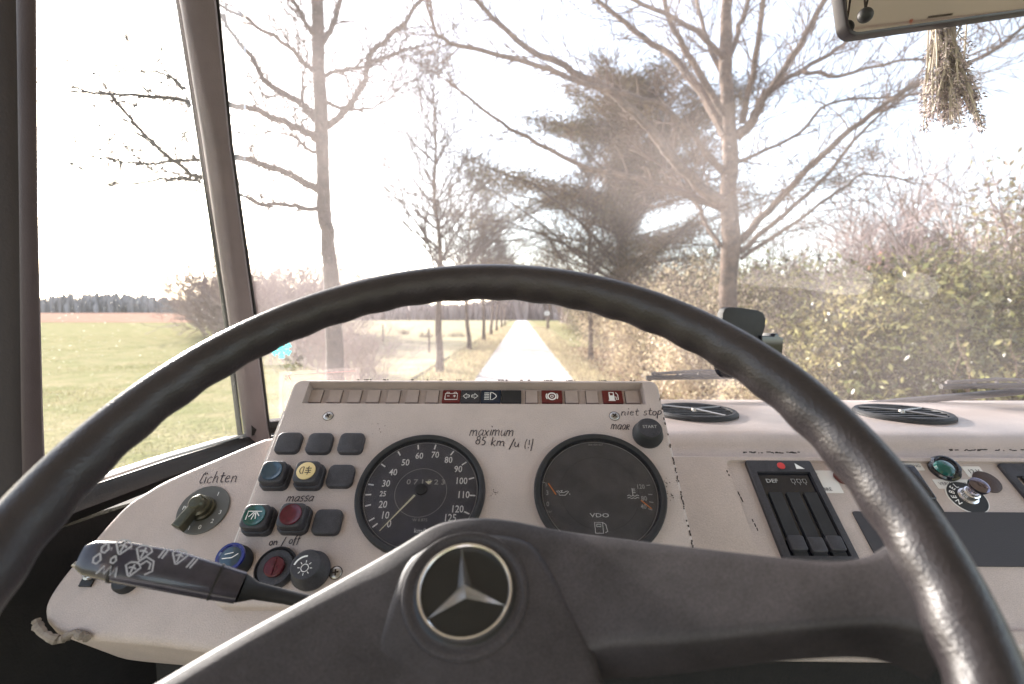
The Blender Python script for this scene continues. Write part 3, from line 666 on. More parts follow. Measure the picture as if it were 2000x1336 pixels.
# scuffed edges and a pale left edge
mb = MB(); rr = random.Random(9)
x = P(700, 741).x
while x < P(1270, 741).x:
    l_ = rr.uniform(.001, .004); mb.box((x, ytop-.0012, .0), (l_, .0007, .0012)); x += l_+rr.choice((.0006, .0015, .006, .016, .03))
y = ytop-.03
while y > ybot+.02:
    l_ = rr.uniform(.0008, .003); mb.box((xr-.0022+rr.uniform(-.0004, .0006), y, -.0002), (.0011, l_, .0012)); y -= l_+rr.choice((.0003, .0006, .001, .004, .012))
mb.build('edge_scuffs', M_wear, clu, smooth=False, kind='stuff')
mb = MB(); mb.box((xl+.0012, (ytop+ybot)/2-.02, -.0016), (.0016, (ytop-ybot)*.78, .0022)); mb.build('pale_edge_strip', M_edge, clu, smooth=False)  # even pale strip down the left edge of the pod
mb = MB()
for cx, cy, n_, s_ in ((968, 962, 12, 3.5), (958, 968, 6, 3), (1313, 968, 16, 5), (1300, 945, 8, 6), (742, 838, 8, 9), (1325, 940, 8, 3)):
    for _ in range(n_): q = P(cx+rr.gauss(0, s_), cy+rr.gauss(0, s_)); mb.lathe([(rr.uniform(.0002, .0007), .0004)], 6, c=(q.x, q.y))
mb.build('ink_specks', M_wear, clu, smooth=False, kind='stuff')
# lamp tiles
def tile(px0, px1, m, name, icon=None, lab=None, proud=.001):
    h = HD; a = P(px0, 776, h).x; b = P(px1, 776, h).x; y0 = P(1000, 787, h).y; y1 = P(1000, 763, h).y
    y1 = max(y1, y0+.010)
    mb = MB(); mb.plate(rrect((a+b)/2, (y0+y1)/2, b-a, y1-y0, .0006, 2), h-.002, h+proud, .0004, nb=1)
    o = mb.build(name, m, clu)
    if icon:
        mb = MB(); cx, cy, s = (a+b)/2, (y0+y1)/2, min((y1-y0)/2*.85, (b-a)*.34); z = h+proud+.0003; w_ = s*.12
        def rb(pts, ww=w_): mb.ribbon([(cx+x*s, cy+y*s) for x, y in pts], ww, z)
        if icon == 'battery':
            rb([(-1, -.7), (1, -.7), (1, .5), (-1, .5), (-1, -.7)]); rb([(-.8, .5), (-.8, .75), (-.4, .75), (-.4, .5)]); rb([(.8, .5), (.8, .75), (.4, .75), (.4, .5)]); rb([(-.7, 0), (-.3, 0)]); rb([(.3, 0), (.75, 0)]); rb([(.52, -.22), (.52, .22)])
        if icon == 'arrows':
            for q in (-1, 1): rb([(q*.2, .2), (q*.6, .2), (q*.6, .5), (q*1.15, 0), (q*.6, -.5), (q*.6, -.2), (q*.2, -.2), (q*.2, .2)])
        if icon == 'beam':
            for k in range(5): rb([(-1, .6-.3*k), (-.25, .6-.3*k)])
            rb([(-.05, .7), (.3, .65), (.75, .3), (.9, 0), (.75, -.3), (.3, -.65), (-.05, -.7), (-.05, .7)])
        if icon == 'brake':
            rb(circ(0, 0, .62, 20)+[(.62, 0)], w_*2); rb(circ(0, 0, .22, 10)+[(.22, 0)]); rb([(.9*math.cos(a_), .9*math.sin(a_)) for a_ in (-.6, -.3, 0, .3, .6)], w_*1.4); rb([(-.9*math.cos(a_), .9*math.sin(a_)) for a_ in (-.6, -.3, 0, .3, .6)], w_*1.4)
        if icon == 'fuel':
            mb.add([(cx+x*s, cy+y*s, z) for x, y in [(-.6, -.75), (.25, -.75), (.25, .2), (-.6, .2)]], [(0, 1, 2, 3)]); rb([(-.5, .2), (-.5, .75), (.15, .75), (.15, .2)], w_*1.6); rb([(-.7, -.75), (.35, -.75)], w_*1.6); rb([(.25, -.1), (.5, -.1), (.5, -.6), (.8, -.6), (.8, .35), (.5, .75)])
        mb.build('symbol', M_white, o, smooth=False, rec=False)
    return o
for a, b in [(604, 628), (641, 666), (680, 704), (717, 741), (756, 780), (794, 817), (832, 856), (1027, 1050), (1104, 1129), (1145, 1168), (1222, 1248)]:
    o = tile(a, b, M_blank, 'blank_tile')
    q0 = P(a, 776, HD).x; q1 = P(b, 776, HD).x; y0 = P(1000, 787, HD).y; y1 = max(P(1000, 763, HD).y, y0+.01); mb = MB()
    e = .0003; mb.ribbon([(q0-e, y0-e), (q1+e, y0-e), (q1+e, y1+e), (q0-e, y1+e), (q0-e, y0-e)], .0007, HD-.0016); mb.build('tile_joint', M_wear, o, smooth=False, rec=False)
tile(864, 899, M_red, 'warning_lamp', 'battery'); tile(900, 938, M_btn, 'warning_lamp', 'arrows'); tile(939, 978, M_navy, 'warning_lamp', 'beam'); tile(979, 1018, M_black, 'warning_lamp')
tile(1058, 1098, M_red, 'warning_lamp', 'brake'); tile(1177, 1216, M_red, 'warning_lamp', 'fuel')
# screws
def screw(F, par, px, py, r=.0055, h=0):
    q = L(F, px, py, h); M = T(q.x, q.y, h) @ Matrix.Rotation(rnd.uniform(0, 1.5), 4, 'Z')
    mb = MB(); mb.lathe([(r*1.05, 0), (r*1.05, .0006), (r*.95, .0012), (r*.5, .0019), (0, .0021)], 24, M=M); o = mb.build('screw', M_screw, par)
    mb = MB(); mb.box((0, 0, .0019), (r*1.1, r*.28, .0009), M); mb.box((0, 0, .00191), (r*.28, r*1.1, .0009), M); mb.build('screw_slot', M_wear, o, smooth=False)
    mb = MB(); mb.ribbon([(r*1.1*math.cos(a), r*1.1*math.sin(a)) for a in [2*PI*k/24 for k in range(25)]], r*.16, .0005, M); mb.build('screw_recess', M_wear, o, smooth=False, rec=False)
for a, b in ((641, 813), (1200, 813), (656, 1119)): screw(PF, clu, a, b)
# blank switches and rockers
BW = .0290
def btn_pos(px, py, h): q = P(px, py, h); return q.x, q.y
def blank(px, py):
    x, y = btn_pos(px, py, .006); mb = MB(); mb.plate(rrect(x, y, BW, BW*.92, .0065, 5), 0, .0062, .0018); mb.build('blank_switch', M_btn, clu)
for q in ((562, 863), (623, 864), (685, 864), (664, 928), (638, 1018)): blank(*q)
def rocker(px, py, lens, lab, icon=None, inkm=M_white):
    H = .018; x, y = btn_pos(px, py, H); mb = MB()
    mb.plate(rrect(x, y, BW*1.04, BW*1.0, .0065, 5), 0, .008, .001); mb.plate(rrect(x, y, BW*.93, BW*.90, .0065, 5), .006, H, .0022)
    o = mb.build('push_switch', M_btn, clu); o['label'] = lab
    r = BW*.345
    if lens is M_cream: prof = [(r, H-.001), (r, H+.0008), (r*.9, H+.0012), (0, H+.0012)]
    else: prof = [(r*1.1, H-.0005), (r*1.1, H+.0009), (r, H+.0009), (r*.9, H+.0003), (r*.5, H-.0000), (0, H-.0001)]
    mb = MB(); mb.lathe([(a, b+.0004) for a, b in prof], 32, c=(x, y)); lo = mb.build('lens', lens, o)
    if icon:
        mb = MB(); z = H+.0018 if lens is M_cream else H+.0013
        for pts in icon: mb.ribbon([(x+a*r, y+b*r) for a, b in pts], r*.09, z)
        mb.build('symbol', inkm, lo, smooth=False, rec=False)
fog = [[(-.25, .4), (-.45, .38), (-.62, .15), (-.62, -.15), (-.45, -.38), (-.25, -.4), (-.25, .4)], [(-.05, .25), (.6, .25)], [(-.05, 0), (.6, 0)], [(-.05, -.25), (.6, -.25)], [(.28, .5), (.2, .2), (.35, -.1), (.25, -.5)]]
rocker(531, 920, M_teal, 'push switch with a dark blue concave lens')
rocker(598, 920, M_cream, 'push switch with a cream fog lamp symbol', fog, M_ink)
rocker(497, 1007, M_green, 'push switch with a green lens and white work lamp symbol', [[(-.7, -.5), (-.7, .4), (.7, .4)], [(-.5, -.2), (-.1, .3)], [(-.15, -.45), (0, .25)], [(.25, -.4), (.1, .3)], [(.55, -.1), (.2, .3)]])
rocker(568, 1005, M_redk, 'push switch with a maroon lens below the word massa')
# round controls
def knob(px, py, r, H, name, m, lab, top=None, topm=None, taper=.9, n=40):
    x, y = btn_pos(px, py, H); mb = MB()
    mb.lathe([(r*1.05, 0), (r*1.08, .004), (r, .006), (r*taper, H-.002), (r*taper-.0018, H), (0, H)], n, c=(x, y)); o = mb.build(name, m, clu); o['label'] = lab
    return o, x, y
o, x, y = knob(1269, 836, .0165, .016, 'start_button', M_black, 'round black push button lettered START')
mb = MB(); mb.lathe([(.0125, .0158), (.0120, .0168), (0, .0168)], 36, c=(x, y)); c_ = mb.build('button_cap', M_btn, o)
mb = MB(); text_add(mb, 'START', .0056, x, y+.001, .0172, 0, 1.0); mb.build('lettering', M_dim, c_, smooth=False, rec=False)
o, x, y = knob(537, 1108, .0190, .005, 'push_button', M_btn, 'flat black round button with a maroon centre', taper=.97)
mb = MB(); mb.lathe([(.0098, .004), (.0098, .0075), (.009, .0082), (0, .0084)], 32, c=(x, y)); c_ = mb.build('button_cap', M_redk, o)
mb = MB(); mb.box((x, y, .0088), (.0012, .016, .001), None); mb.build('ridge', M_redk, c_, smooth=False)
o, x, y = knob(597, 1103, .0175, .019, 'dimmer_knob', M_btn, 'tall black dimmer knob with a white sun symbol', taper=.86)
mb = MB(); z = .0194; r = .0035
mb.ribbon([(x+r*math.cos(a), y-.003+r*math.sin(a)) for a in [2*PI*k/16 for k in range(17)]], .0007, z)
for k in range(8): a = 2*PI*k/8; mb.ribbon([(x+r*1.35*math.cos(a), y-.003+r*1.35*math.sin(a)), (x+r*2*math.cos(a), y-.003+r*2*math.sin(a))], .0007, z)
mb.ribbon([(x+.011*math.cos(a), y-.003+.011*math.sin(a)) for a in [PI*.5+PI*.42*k/10 for k in range(11)]], .0016, z); mb.build('symbol', M_white, o, smooth=False, rec=False)
o, x, y = knob(450, 1088, .0150, .016, 'pull_knob', M_black, 'black knob with a glossy blue face behind the stalk', taper=.95)
mb = MB(); mb.lathe([(.0138, .0155), (.0135, .0175), (.0115, .0175), (.0105, .0162), (0, .0162)], 36, c=(x, y)); c_ = mb.build('blue_face', M_blue, o); mb = MB(); mb.lathe([(.0100, .0163), (.0085, .0167), (0, .0167)], 28, c=(x, y)); mb.build('face_insert', M_teal, c_)
mb = MB(); mb.ribbon([(x-.007, y-.002), (x+.002, y-.001), (x+.007, y+.003)], .0009, .0172); mb.ribbon([(x-.006, y+.002), (x+.002, y+.004)], .0008, .0172); mb.build('symbol', M_white, c_, smooth=False, rec=False)

# gauges
def gauge(px, py, r, dm, name, lab):
    q = P(px, py); g = bpy.data.objects.new(name, None); C.objects.link(g); g.parent = clu; g.location = (q.x, q.y, 0); g['label'] = lab
    mb = MB(); mb.lathe([(r, 0), (r, .004), (r*.985, .0062), (r*.95, .0068), (r*.91, .0058), (r*.895, .002), (r*.885, -.001)], 72); mb.v = mb.v; mb.f = mb.f[:-1]; mb.build('bezel', M_black, g)
    mb = MB(); mb.lathe([(r*.90, .0003), (r*.5, .0003), (0, .0003)], 72); mb.build('dial', dm, g)
    mb = MB(); mb.lathe([(r*.896, .0030), (r*.882, .0046), (r*.80, .0052), (r*.4, .0056), (0, .0058)], 72); mb.build('gauge_glass', M_lens, g)
    mb = MB(); mb.ribbon([(r*.872*math.cos(a), r*.872*math.sin(a)) for a in [2*PI*k/72 for k in range(73)]], .0006, .0008); mb.build('dial_edge', M_dim, g, smooth=False, rec=False)
    return g, q
RG = .0700
g1, q1 = gauge(822, 962, RG, M_dial, 'speedometer', 'round speedometer reading zero with white numerals')
Pl = lambda px, py, q, h=.0008: (P(px, py, h).x-q.x, P(px, py, h).y-q.y)
mb = MB()
for s, a, b in [('0', 760, 1024), ('10', 752, 1007), ('20', 748, 986), ('30', 754, 945), ('40', 768, 923), ('50', 792, 904), ('60', 819, 891), ('70', 850, 889), ('80', 876, 899), ('90', 895, 917), ('100', 901, 940), ('110', 905, 967), ('120', 893, 995), ('125', 879, 1012)]:
    x, y = Pl(a, b, q1); text_add(mb, s, .0112, x, y, .001, 0, .82)
x, y = Pl(748, 965, q1); text_add(mb, '25', .0085, x, y, .001, 0, .85)
text_add(mb, 'km/h', .007, *Pl(822, 1037, q1), .001)
mb.build('numerals', M_white, g1, smooth=False, rec=False)
mb = MB()
for a, b in [(741, 1020), (738, 1008), (728, 985), (727, 966), (733, 948), (754, 913), (782, 890), (817, 875), (850, 873), (885, 883), (909, 904), (923, 934), (924, 968), (912, 1002)]:
    x, y = Pl(a, b, q1); l_ = math.hypot(x, y); ux, uy = x/l_, y/l_; mb.ribbon([(ux*RG*.76, uy*RG*.76), (ux*RG*.85, uy*RG*.85)], .0016, .001)
mb.build('tick_marks', M_white, g1, smooth=False, rec=False)
mb = MB(); text_add(mb, '0 7 1 8 2 3', .0085, *Pl(832, 942, q1), .001, 0, 1.15); text_add(mb, 'W 0.875', .0045, *Pl(820, 1016, q1), .001); mb.build('odometer', M_dim, g1, smooth=False, rec=False)
mb = MB(); mb.ribbon([(.028*math.cos(a), .028*math.sin(a)) for a in [2*PI*k/48 for k in range(49)]], .0004, .001); mb.build('dial_ring', M_dim, g1, smooth=False, rec=False)
mb = MB(); a0 = Pl(822, 955, q1, .003); tip = Pl(741, 1037, q1, .003); tail = Pl(845, 939, q1, .003); d = Vector(tip)-Vector(a0); d.normalize(); nn = Vector((-d.y, d.x)); A = Vector(a0)
st = A+d*.009; mb.add([(*(st+nn*.0011), .003), (*(st-nn*.0011), .003), (*(Vector(tip)-nn*.0004), .003), (*(Vector(tip)+nn*.0004), .003)], [(0, 1, 2, 3)])
t0 = Vector(tail); mb.add([(*(t0), .003), (*(A-d*.009+nn*.0026), .003), (*(A-d*.009-nn*.0026), .003)], [(0, 1, 2)]); mb.build('needle', M_needle, g1, smooth=False, rec=False)
mb = MB(); mb.lathe([(.0062, .0006), (.0060, .0036), (.0045, .0042), (0, .0042)], 28, c=a0); mb.build('needle_hub', M_black, g1)
g2, q2 = gauge(1171, 962, RG*1.01, M_dial2, 'combined_gauge', 'round combined oil, temperature and fuel gauge with small orange pointers')
mb = MB()
for s, a, b, z in [('3', 1069, 963, .0075), ('5', 1067, 947, .006), ('0', 1070, 985, .0075), ('120', 1251, 951, .0072), ('80', 1258, 974, .0075), ('40', 1257, 990, .0072)]: text_add(mb, s, z, *Pl(a, b, q2), .001, 0, .85)
text_add(mb, 'bar', .0042, *Pl(1073, 999, q2), .001); text_add(mb, '000 400 027', .0034, *Pl(1163, 869, q2), .001)
mb.build('numerals', M_dim, g2, smooth=False, rec=False)
mb = MB()
for a, b in [(1266, 948), (1270, 966), (1272, 981), (1270, 995), (1060, 942)]:
    x, y = Pl(a, b, q2); l_ = math.hypot(x, y); mb.ribbon([(x*.96, y*.96), (x*1.04, y*1.04)], .0009, .001)
mb.build('tick_marks', M_dim, g2, smooth=False, rec=False)
mb = MB(); text_add(mb, 'VDO', .0062, *Pl(1171, 1007, q2), .001, 0, 1.5)
x, y = Pl(1099, 963, q2); s = .0052
for pts in ([(-1, .1), (-1.3, .4), (-.8, .45), (-.5, .1), (.2, .1), (1, .45), (1.3, .35), (.5, -.5), (-.7, -.5), (-.8, .1)], [(-.2, .1), (-.2, .45)], [(-.45, .5), (.05, .5)], [(1.45, -.1), (1.45, -.4)]): mb.ribbon([(x+a*s, y+b*s) for a, b in pts], .0006, .001)
x, y = Pl(1236, 966, q2)
for pts in ([(0, -.3), (0, 1.4)], [(0, 1.2), (.6, 1.2)], [(0, .8), (.6, .8)], [(0, .4), (.6, .4)], [(-1.2, -.3), (-.8, -.1), (-.4, -.4), (0, -.2), (.4, -.4), (.8, -.1), (1.2, -.3)], [(-1.2, -.8), (-.8, -.6), (-.4, -.9), (0, -.7), (.4, -.9), (.8, -.6), (1.2, -.8)]): mb.ribbon([(x+a*s, y+b*s) for a, b in pts], .0006, .001)
x, y = Pl(1173, 1031, q2)
for pts in ([(-.9, -.9), (-.9, .9), (.4, .9), (.4, -.9), (-.9, -.9)], [(-.6, .2), (-.6, .6), (.1, .6), (.1, .2), (-.6, .2)], [(.4, .9), (.9, .6), (1.1, -.6), (.7, -.8)]): mb.ribbon([(x+a*s*1.2, y+b*s*1.2) for a, b in pts], .0007, .001)
mb.build('symbols', M_white, g2, smooth=False, rec=False)
for a, b in (((1071, 944), (1086, 966)), ((1252, 977), (1273, 994))):
    mb = MB(); mb.ribbon([Pl(*a, q2, .0022), Pl(*b, q2, .0022)], .0012, .0022); mb.build('needle', M_orange, g2, smooth=False, rec=False)
mb = MB(); mb.ribbon([(.042*math.cos(a), .042*math.sin(a)) for a in [2*PI*k/48 for k in range(49)]], .0003, .0009); mb.build('dial_ring', M_black, g2, smooth=False, rec=False)

# ------------------------------------------------------------------ handwriting: single stroke letters
def arc(cx, cy, rx, ry, a0, a1, n=9): return [(cx+rx*math.cos(math.radians(a0+(a1-a0)*k/n)), cy+ry*math.sin(math.radians(a0+(a1-a0)*k/n))) for k in range(n+1)]
GL = {
 'm': (1.25, [[(0, 0), (.08, 1)], [(.08, .75), (.4, 1), (.5, .85), (.52, .0)], [(.52, .7), (.9, 1), (1.02, .85), (1.08, .0), (1.2, .05)]]),
 'a': (.85, [[(.7, .9), (.35, 1), (.05, .6), (.05, .2), (.3, 0), (.62, .3), (.72, .95), (.68, .1), (.8, 0)]]),
 'x': (.8, [[(.05, 1), (.65, 0)], [(.7, 1), (.0, 0)]]),
 'i': (.4, [[(.15, 1), (.15, 0)], [(.05, 1.65), (.22, 1.4)]]),
 'u': (.8, [[(.05, 1), (.05, .3), (.25, 0), (.5, .15), (.65, 1), (.65, .1), (.78, 0)]]),
 'v': (.75, [[(.0, .95), (.15, .1), (.3, .05), (.6, 1)]]),
 '8': (.8, [arc(.35, .45, .3, .42, 90, 450, 14), arc(.37, 1.28, .24, .38, -90, 270, 14)]),
 '5': (.8, [[(.6, 1.65), (.2, 1.6), (.12, .95)]+arc(.28, .5, .32, .48, 100, -120, 10)]),
 'k': (.8, [[(.1, 1.8), (.05, 0)], [(.6, 1.1), (.1, .5), (.65, 0)]]),
 '/': (.6, [[(.5, 1.7), (.0, -.6)]]), '(': (.45, [arc(.5, .7, .4, 1.3, 130, 230, 8)]), ')': (.5, [[(.2, 1.9), (.25, 1.0), (.2, -.6)]]), '!': (.4, [[(.15, 1.6), (.2, .55)], [(.18, .15), (.2, -.1)]]),
 'n': (.85, [[(.05, 0), (.08, 1), (.08, .6), (.4, 1), (.58, .8), (.6, .1), (.75, 0)]]),
 'e': (.8, [[(.05, .5), (.6, .62), (.5, .95), (.25, 1), (.05, .6), (.1, .15), (.35, 0), (.65, .15)]]),
 't': (.65, [[(.25, 1.6), (.2, .3), (.35, 0), (.6, .1)], [(-.02, 1.0), (.6, 1.08)]]),
 's': (.7, [[(.6, .95), (.3, 1.02), (.08, .8), (.2, .55), (.5, .45), (.55, .15), (.3, -.02), (.02, .08)]]),
 'S': (.85, [[(.75, 1.1), (.4, 1.3), (.12, 1.0), (.25, .65), (.6, .5), (.68, .15), (.35, -.05), (.02, .08)]]),
 'o': (.75, [arc(.33, .48, .3, .5, 80, 440, 12)]), 'p': (.8, [[(.08, 1), (.05, -.85)], [(.08, .8)]+arc(.33, .55, .3, .45, 120, -140, 9)]),
 'r': (.75, [[(.05, 0), (.1, 1), (.5, 1), (.55, .7), (.12, .5), (.65, 0)]]),
 'l': (.5, [[(.45, 1.3), (.42, 1.75), (.25, 1.5), (.05, .3), (.2, 0), (.45, .15)]]),
 'c': (.7, [[(.6, .85), (.35, 1), (.05, .6), (.1, .1), (.35, 0), (.6, .2)]]), 'h': (.8, [[(.15, 1.8), (.05, 0), (.1, .6), (.4, 1), (.55, .8), (.55, .1), (.7, 0)]]),
 'f': (.6, [[(.6, 1.6), (.4, 1.8), (.25, 1.4), (.15, -.6)], [(.0, .9), (.5, 1)]]), ' ': (.6, [])}
def write(mb, F, s, p0, p1, xh, slant=.25, wd=.0011, h=.0, up=None, org=(0, 0)):
    tot = sum(GL[c][0] for c in s); x = 0; rr = random.Random(len(s)*7)
    dx, dy = (p1[0]-p0[0])/tot, (p1[1]-p0[1])/tot
    for c in s:
        wd_, strokes = GL[c]
        jy = rr.uniform(-.06, .06)
        for st in strokes:
            pts = []
            for a, b in st:
                b += jy; q = L(F, p0[0]+(x+a*.9)*dx+b*xh*slant, p0[1]+(x+a)*dy-b*xh, h); pts.append((q.x-org[0], q.y-org[1]))
            mb.ribbon(pts, wd*rr.uniform(.85, 1.15), h+.0005)
        x += wd_
def note(F, par, items, h=0):
    mb = MB()
    for it in items: write(mb, F, *it, h=h)
    mb.build('handwriting', M_ink, par, smooth=False, rec=False)
note(PF, clu, [('maximum', (917, 851), (1004, 852), 11.5, .25, .0010)]); note(PF, clu, [('85 km /u (!)', (928, 868), (1042, 876), 9.5, .2, .0011)])
note(PF, clu, [('niet stop', (1213, 812), (1294, 811), 8.2, .15, .0010)]); note(PF, clu, [('maar', (1193, 838), (1230, 840), 10, .2, .0010)])
note(PF, clu, [('massa', (559, 980), (612, 979), 10, .45, .0010)]); note(PF, clu, [('on / off', (525, 1066), (586, 1060), 8, .3, .0010)])

# ------------------------------------------------------------------ side console (left of the pod)
SF = frame(PF @ Vector((0, 0, -.014)), (1, 0, 0), (0, math.cos(SL), math.sin(SL)))
sc = thing('side_console', 'beige curved console left of the gauge pod with the rotary light switch', 'console', M=SF)
S = lambda px, py, h=0: L(SF, px, py, h)
ol = [(600, 845), (530, 851), (505, 857), (440, 884), (330, 931), (285, 956), (240, 987), (180, 1052), (120, 1122), (88, 1170), (82, 1200), (92, 1222), (130, 1243), (300, 1260), (560, 1290), (900, 1300), (900, 845)]
pts = [S(a, b) for a, b in ol]
mb = MB(); sp_ = smooth_pts([Vector((p.x, p.y, 0)) for p in pts], 4); mb.plate(sp_, -.10, 0, .009, nb=5); mb.build('console_shell', M_beige, sc)
note(SF, sc, [('lichten', (389, 944), (464, 942), 12.5, .35, .0011)])
# rotary light switch
q = S(398, 996); sw = bpy.data.objects.new('light_switch', None); C.objects.link(sw); sw.parent = sc; sw.location = (q.x, q.y, 0); sw['label'] = 'rotary light switch with a dark olive lever'
M_olive = mat('olive_metal', (.10, .095, .065), .32, metal=.6, var=.4, vs=80); M_plate = mat('switch_plate_grey', (.10, .10, .095), .45, bump=.2, bs=900)
mb = MB(); mb.lathe([(.0275, 0), (.0275, .0016), (.0268, .0022), (0, .0022)], 48); mb.build('switch_plate', M_plate, sw)
mb = MB()
for s_, a, r_ in (('0', -75, .021), ('1', -105, .022), ('P', 178, .021), ('2', -40, .021), ('3', -10, .021), ('1', 60, .02)): text_add(mb, s_, .0065, r_*math.cos(math.radians(a)), r_*math.sin(math.radians(a)), .0026)
mb.build('numerals', M_white, sw, smooth=False, rec=False)
mb = MB(); mb.lathe([(.0135, .002), (.0135, .006), (.0115, .007), (.0115, .012), (.009, .0135), (.008, .019), (.006, .021), (0, .0215)], 32); mb.build('switch_boss', M_olive, sw)
tipd = Vector(S(348, 1034, .012))-Vector(q); d = tipd.normalized(); nn = Vector((-d.y, d.x)); mb = MB()
o1 = [Vector((0, 0))-d*.008+nn*.005, Vector((0, 0))-d*.010, -d*.008-nn*.005, tipd-nn*.0055, tipd+nn*.0055]
mb.plate(o1, .009, .020, .002, bottom=True); mb.build('lever', M_olive, sw)
# toggle switch and lower knob
q = S(178, 1126); tg = bpy.data.objects.new('toggle_switch', None); C.objects.link(tg); tg.parent = sc; tg.location = (q.x, q.y, 0)
mb = MB(); mb.box((0, 0, .001), (.012, .020, .003)); mb.build('toggle_base', M_black, tg, smooth=False)
mb = MB(); mb.lathe([(.005, .002), (.005, .005), (.003, .006), (.003, .009)], 16); mb.tube([(0, 0, .008), (-.005, .004, .016), (-.009, .006, .019)], [.0018, .0022, .003], n=10); mb.tube([(.002, -.002, .005), (.018, .002, .008)], [.003, .002], n=8); mb.build('toggle_lever', M_screw, tg)
q = S(250, 1136); mb = MB(); mb.lathe([(.012, 0), (.012, .006), (.010, .009), (0, .009)], 24, c=q); mb.build('lower_knob', M_black, sc)
mb = MB(); rr = random.Random(12)
fp = [(70, 1212), (78, 1228), (92, 1242), (112, 1250), (130, 1240), (150, 1238), (168, 1246)]
fq = [S(a, b, .004) for a, b in fp]; mb.tube(smooth_pts([Vector((a.x, a.y, .003+rr.uniform(-.002, .003))) for a in fq], 3, .0006, rr), [rr.uniform(.0025, .0055) for _ in range(19)], n=7); mb.build('torn_foam', M_foam, sc)
mb = MB()
for a, b in ((395, 1160), (385, 1150), (375, 1165), (400, 1172), (365, 1158)):
    p_ = S(a+rr.uniform(-8, 8), b+rr.uniform(-8, 8)); mb.ribbon([p_, p_+Vector((rr.uniform(-.003, .003), rr.uniform(-.003, .003)))], .0006, .0006)
mb.build('scratches', M_wear, sc, smooth=False, rec=False)

# ------------------------------------------------------------------ dashboard right of the pod
F1 = math.radians(38)
fo = Vector((0, .69, 1.80)); FF = frame(fo, (1, 0, 0), (0, math.cos(F1), math.sin(F1)))
da = thing('dashboard', 'long beige dashboard with round air vents, heater controls and a dark tray', 'dashboard', M=Matrix.Translation((0, 0, 0)))
Fp = lambda px, py, h=0: L(FF, px, py, h)
X0, X1 = .22, 1.44
yb = Fp(1300, 1106).y
# profile (y,z) in the world, swept along x: back edge, top, rounded front, step down to the fascia
n_ = Vector((0, -math.sin(F1), math.cos(F1))); dn = Vector((0, -math.cos(F1), -math.sin(F1)))
S0 = Vector((0, .69, 1.80))
step = S0+n_*.007
prof = [(1.02, 1.60), (1.02, 1.828), (.95, 1.832), (.80, 1.832), (.745, 1.830), (.728, 1.825), (.716, 1.815), (.706, 1.802)]
def sweep(prof, xs, mb):
    V = [(x, y, z) for x in xs for y, z in prof]; k = len(prof)
    return mb.add(V, [(i*k+j, i*k+j+1, (i+1)*k+j+1, (i+1)*k+j) for i in range(len(xs)-1) for j in range(k-1)])
def on(py, h=0): q = FF @ Vector((0, Fp(1500, py, h).y, h)); return (q.y, q.z)
ledge_t = on(893, .006); ledge_b = on(905, 0)
mb = MB(); sweep(prof+[ledge_t], [X0-.05, .5, .8, X1], mb)
sh = mb.build('dash_top', M_beige_s, da, ang=70)
# fascia plate: raised surround with a shallow recessed field
oy = Fp(1500, 893, .006).y
r0 = Fp(1420, 886, .006); rlow = Fp(1492, 1065, .006)
xL = (Fp(1412, 900, .006).x+Fp(1480, 1060, .006).x)/2
ytop_f = Fp(1500, 899, .006).y; ylow_f = Fp(1500, 1228, .006).y
outp = [(X0-.05, oy), (X1, oy), (X1, ylow_f-.012), (X0-.05, ylow_f-.012)]
hole = rrect((xL+X1-.02)/2, (ytop_f+ylow_f)/2, X1-.02-xL, ytop_f-ylow_f, .008, 4)
mb = MB(); mb.plate(outp, -.02, .006, 0, holes=[(hole, 0)], M=FF); mb.build('fascia_surround', M_beige_s, da)
mb = MB(); mb.plate([(xL-.01, ytop_f+.01), (X1, ytop_f+.01), (X1, ylow_f-.01), (xL-.01, ylow_f-.01)], -.012, 0.0002, 0, M=FF); mb.build('fascia_panel', M_beige, da, smooth=False)
mb = MB(); mb.tube([FF @ Vector((p[0], p[1], .0058)) for p in [h for h in hole if h[1] > ylow_f+.012][:-6]], .0012, n=6, caps=False); mb.build('fascia_lip', M_edge, da)
mb = MB(); rr = random.Random(4)
for a0, a1, py in ((1448, 1560, 884), (1850, 2000, 879)):
    for _ in range(26):
        p_ = Fp(rr.uniform(a0, a1), py+rr.uniform(-1.2, 1.2), .0062); mb.box((p_.x, p_.y, .0064), (rr.uniform(.001, .006), .0012, .0008), FF)
for _ in range(13):
    t_ = rr.choice((.1, .35, .42, .8))+rr.gauss(0, .05); p_ = Fp(1412+t_*78, 905+t_*150, .0062); mb.box((p_.x, p_.y, .0064), (.0010, rr.uniform(.001, .004), .0008), FF)
mb.build('edge_scuffs', M_wear, da, smooth=False, kind='stuff')
# lower front under the fascia
zb = FF @ Vector((0, ylow_f-.012, .006))
mb = MB(); sweep([(zb.y, zb.z), (zb.y-.003, zb.z-.006), (zb.y-.003, zb.z-.018), (zb.y+.004, zb.z-.024), (zb.y+.04, zb.z-.026)], [-.3, X0, .8, X1], mb); mb.build('dash_lower', M_beige_s, da, ang=70)
mb = MB(); mb.box((.55, zb.y+.045, zb.z-.27), (1.9, .04, .48)); mb.build('underdash_cover', M_dark, da, smooth=False)
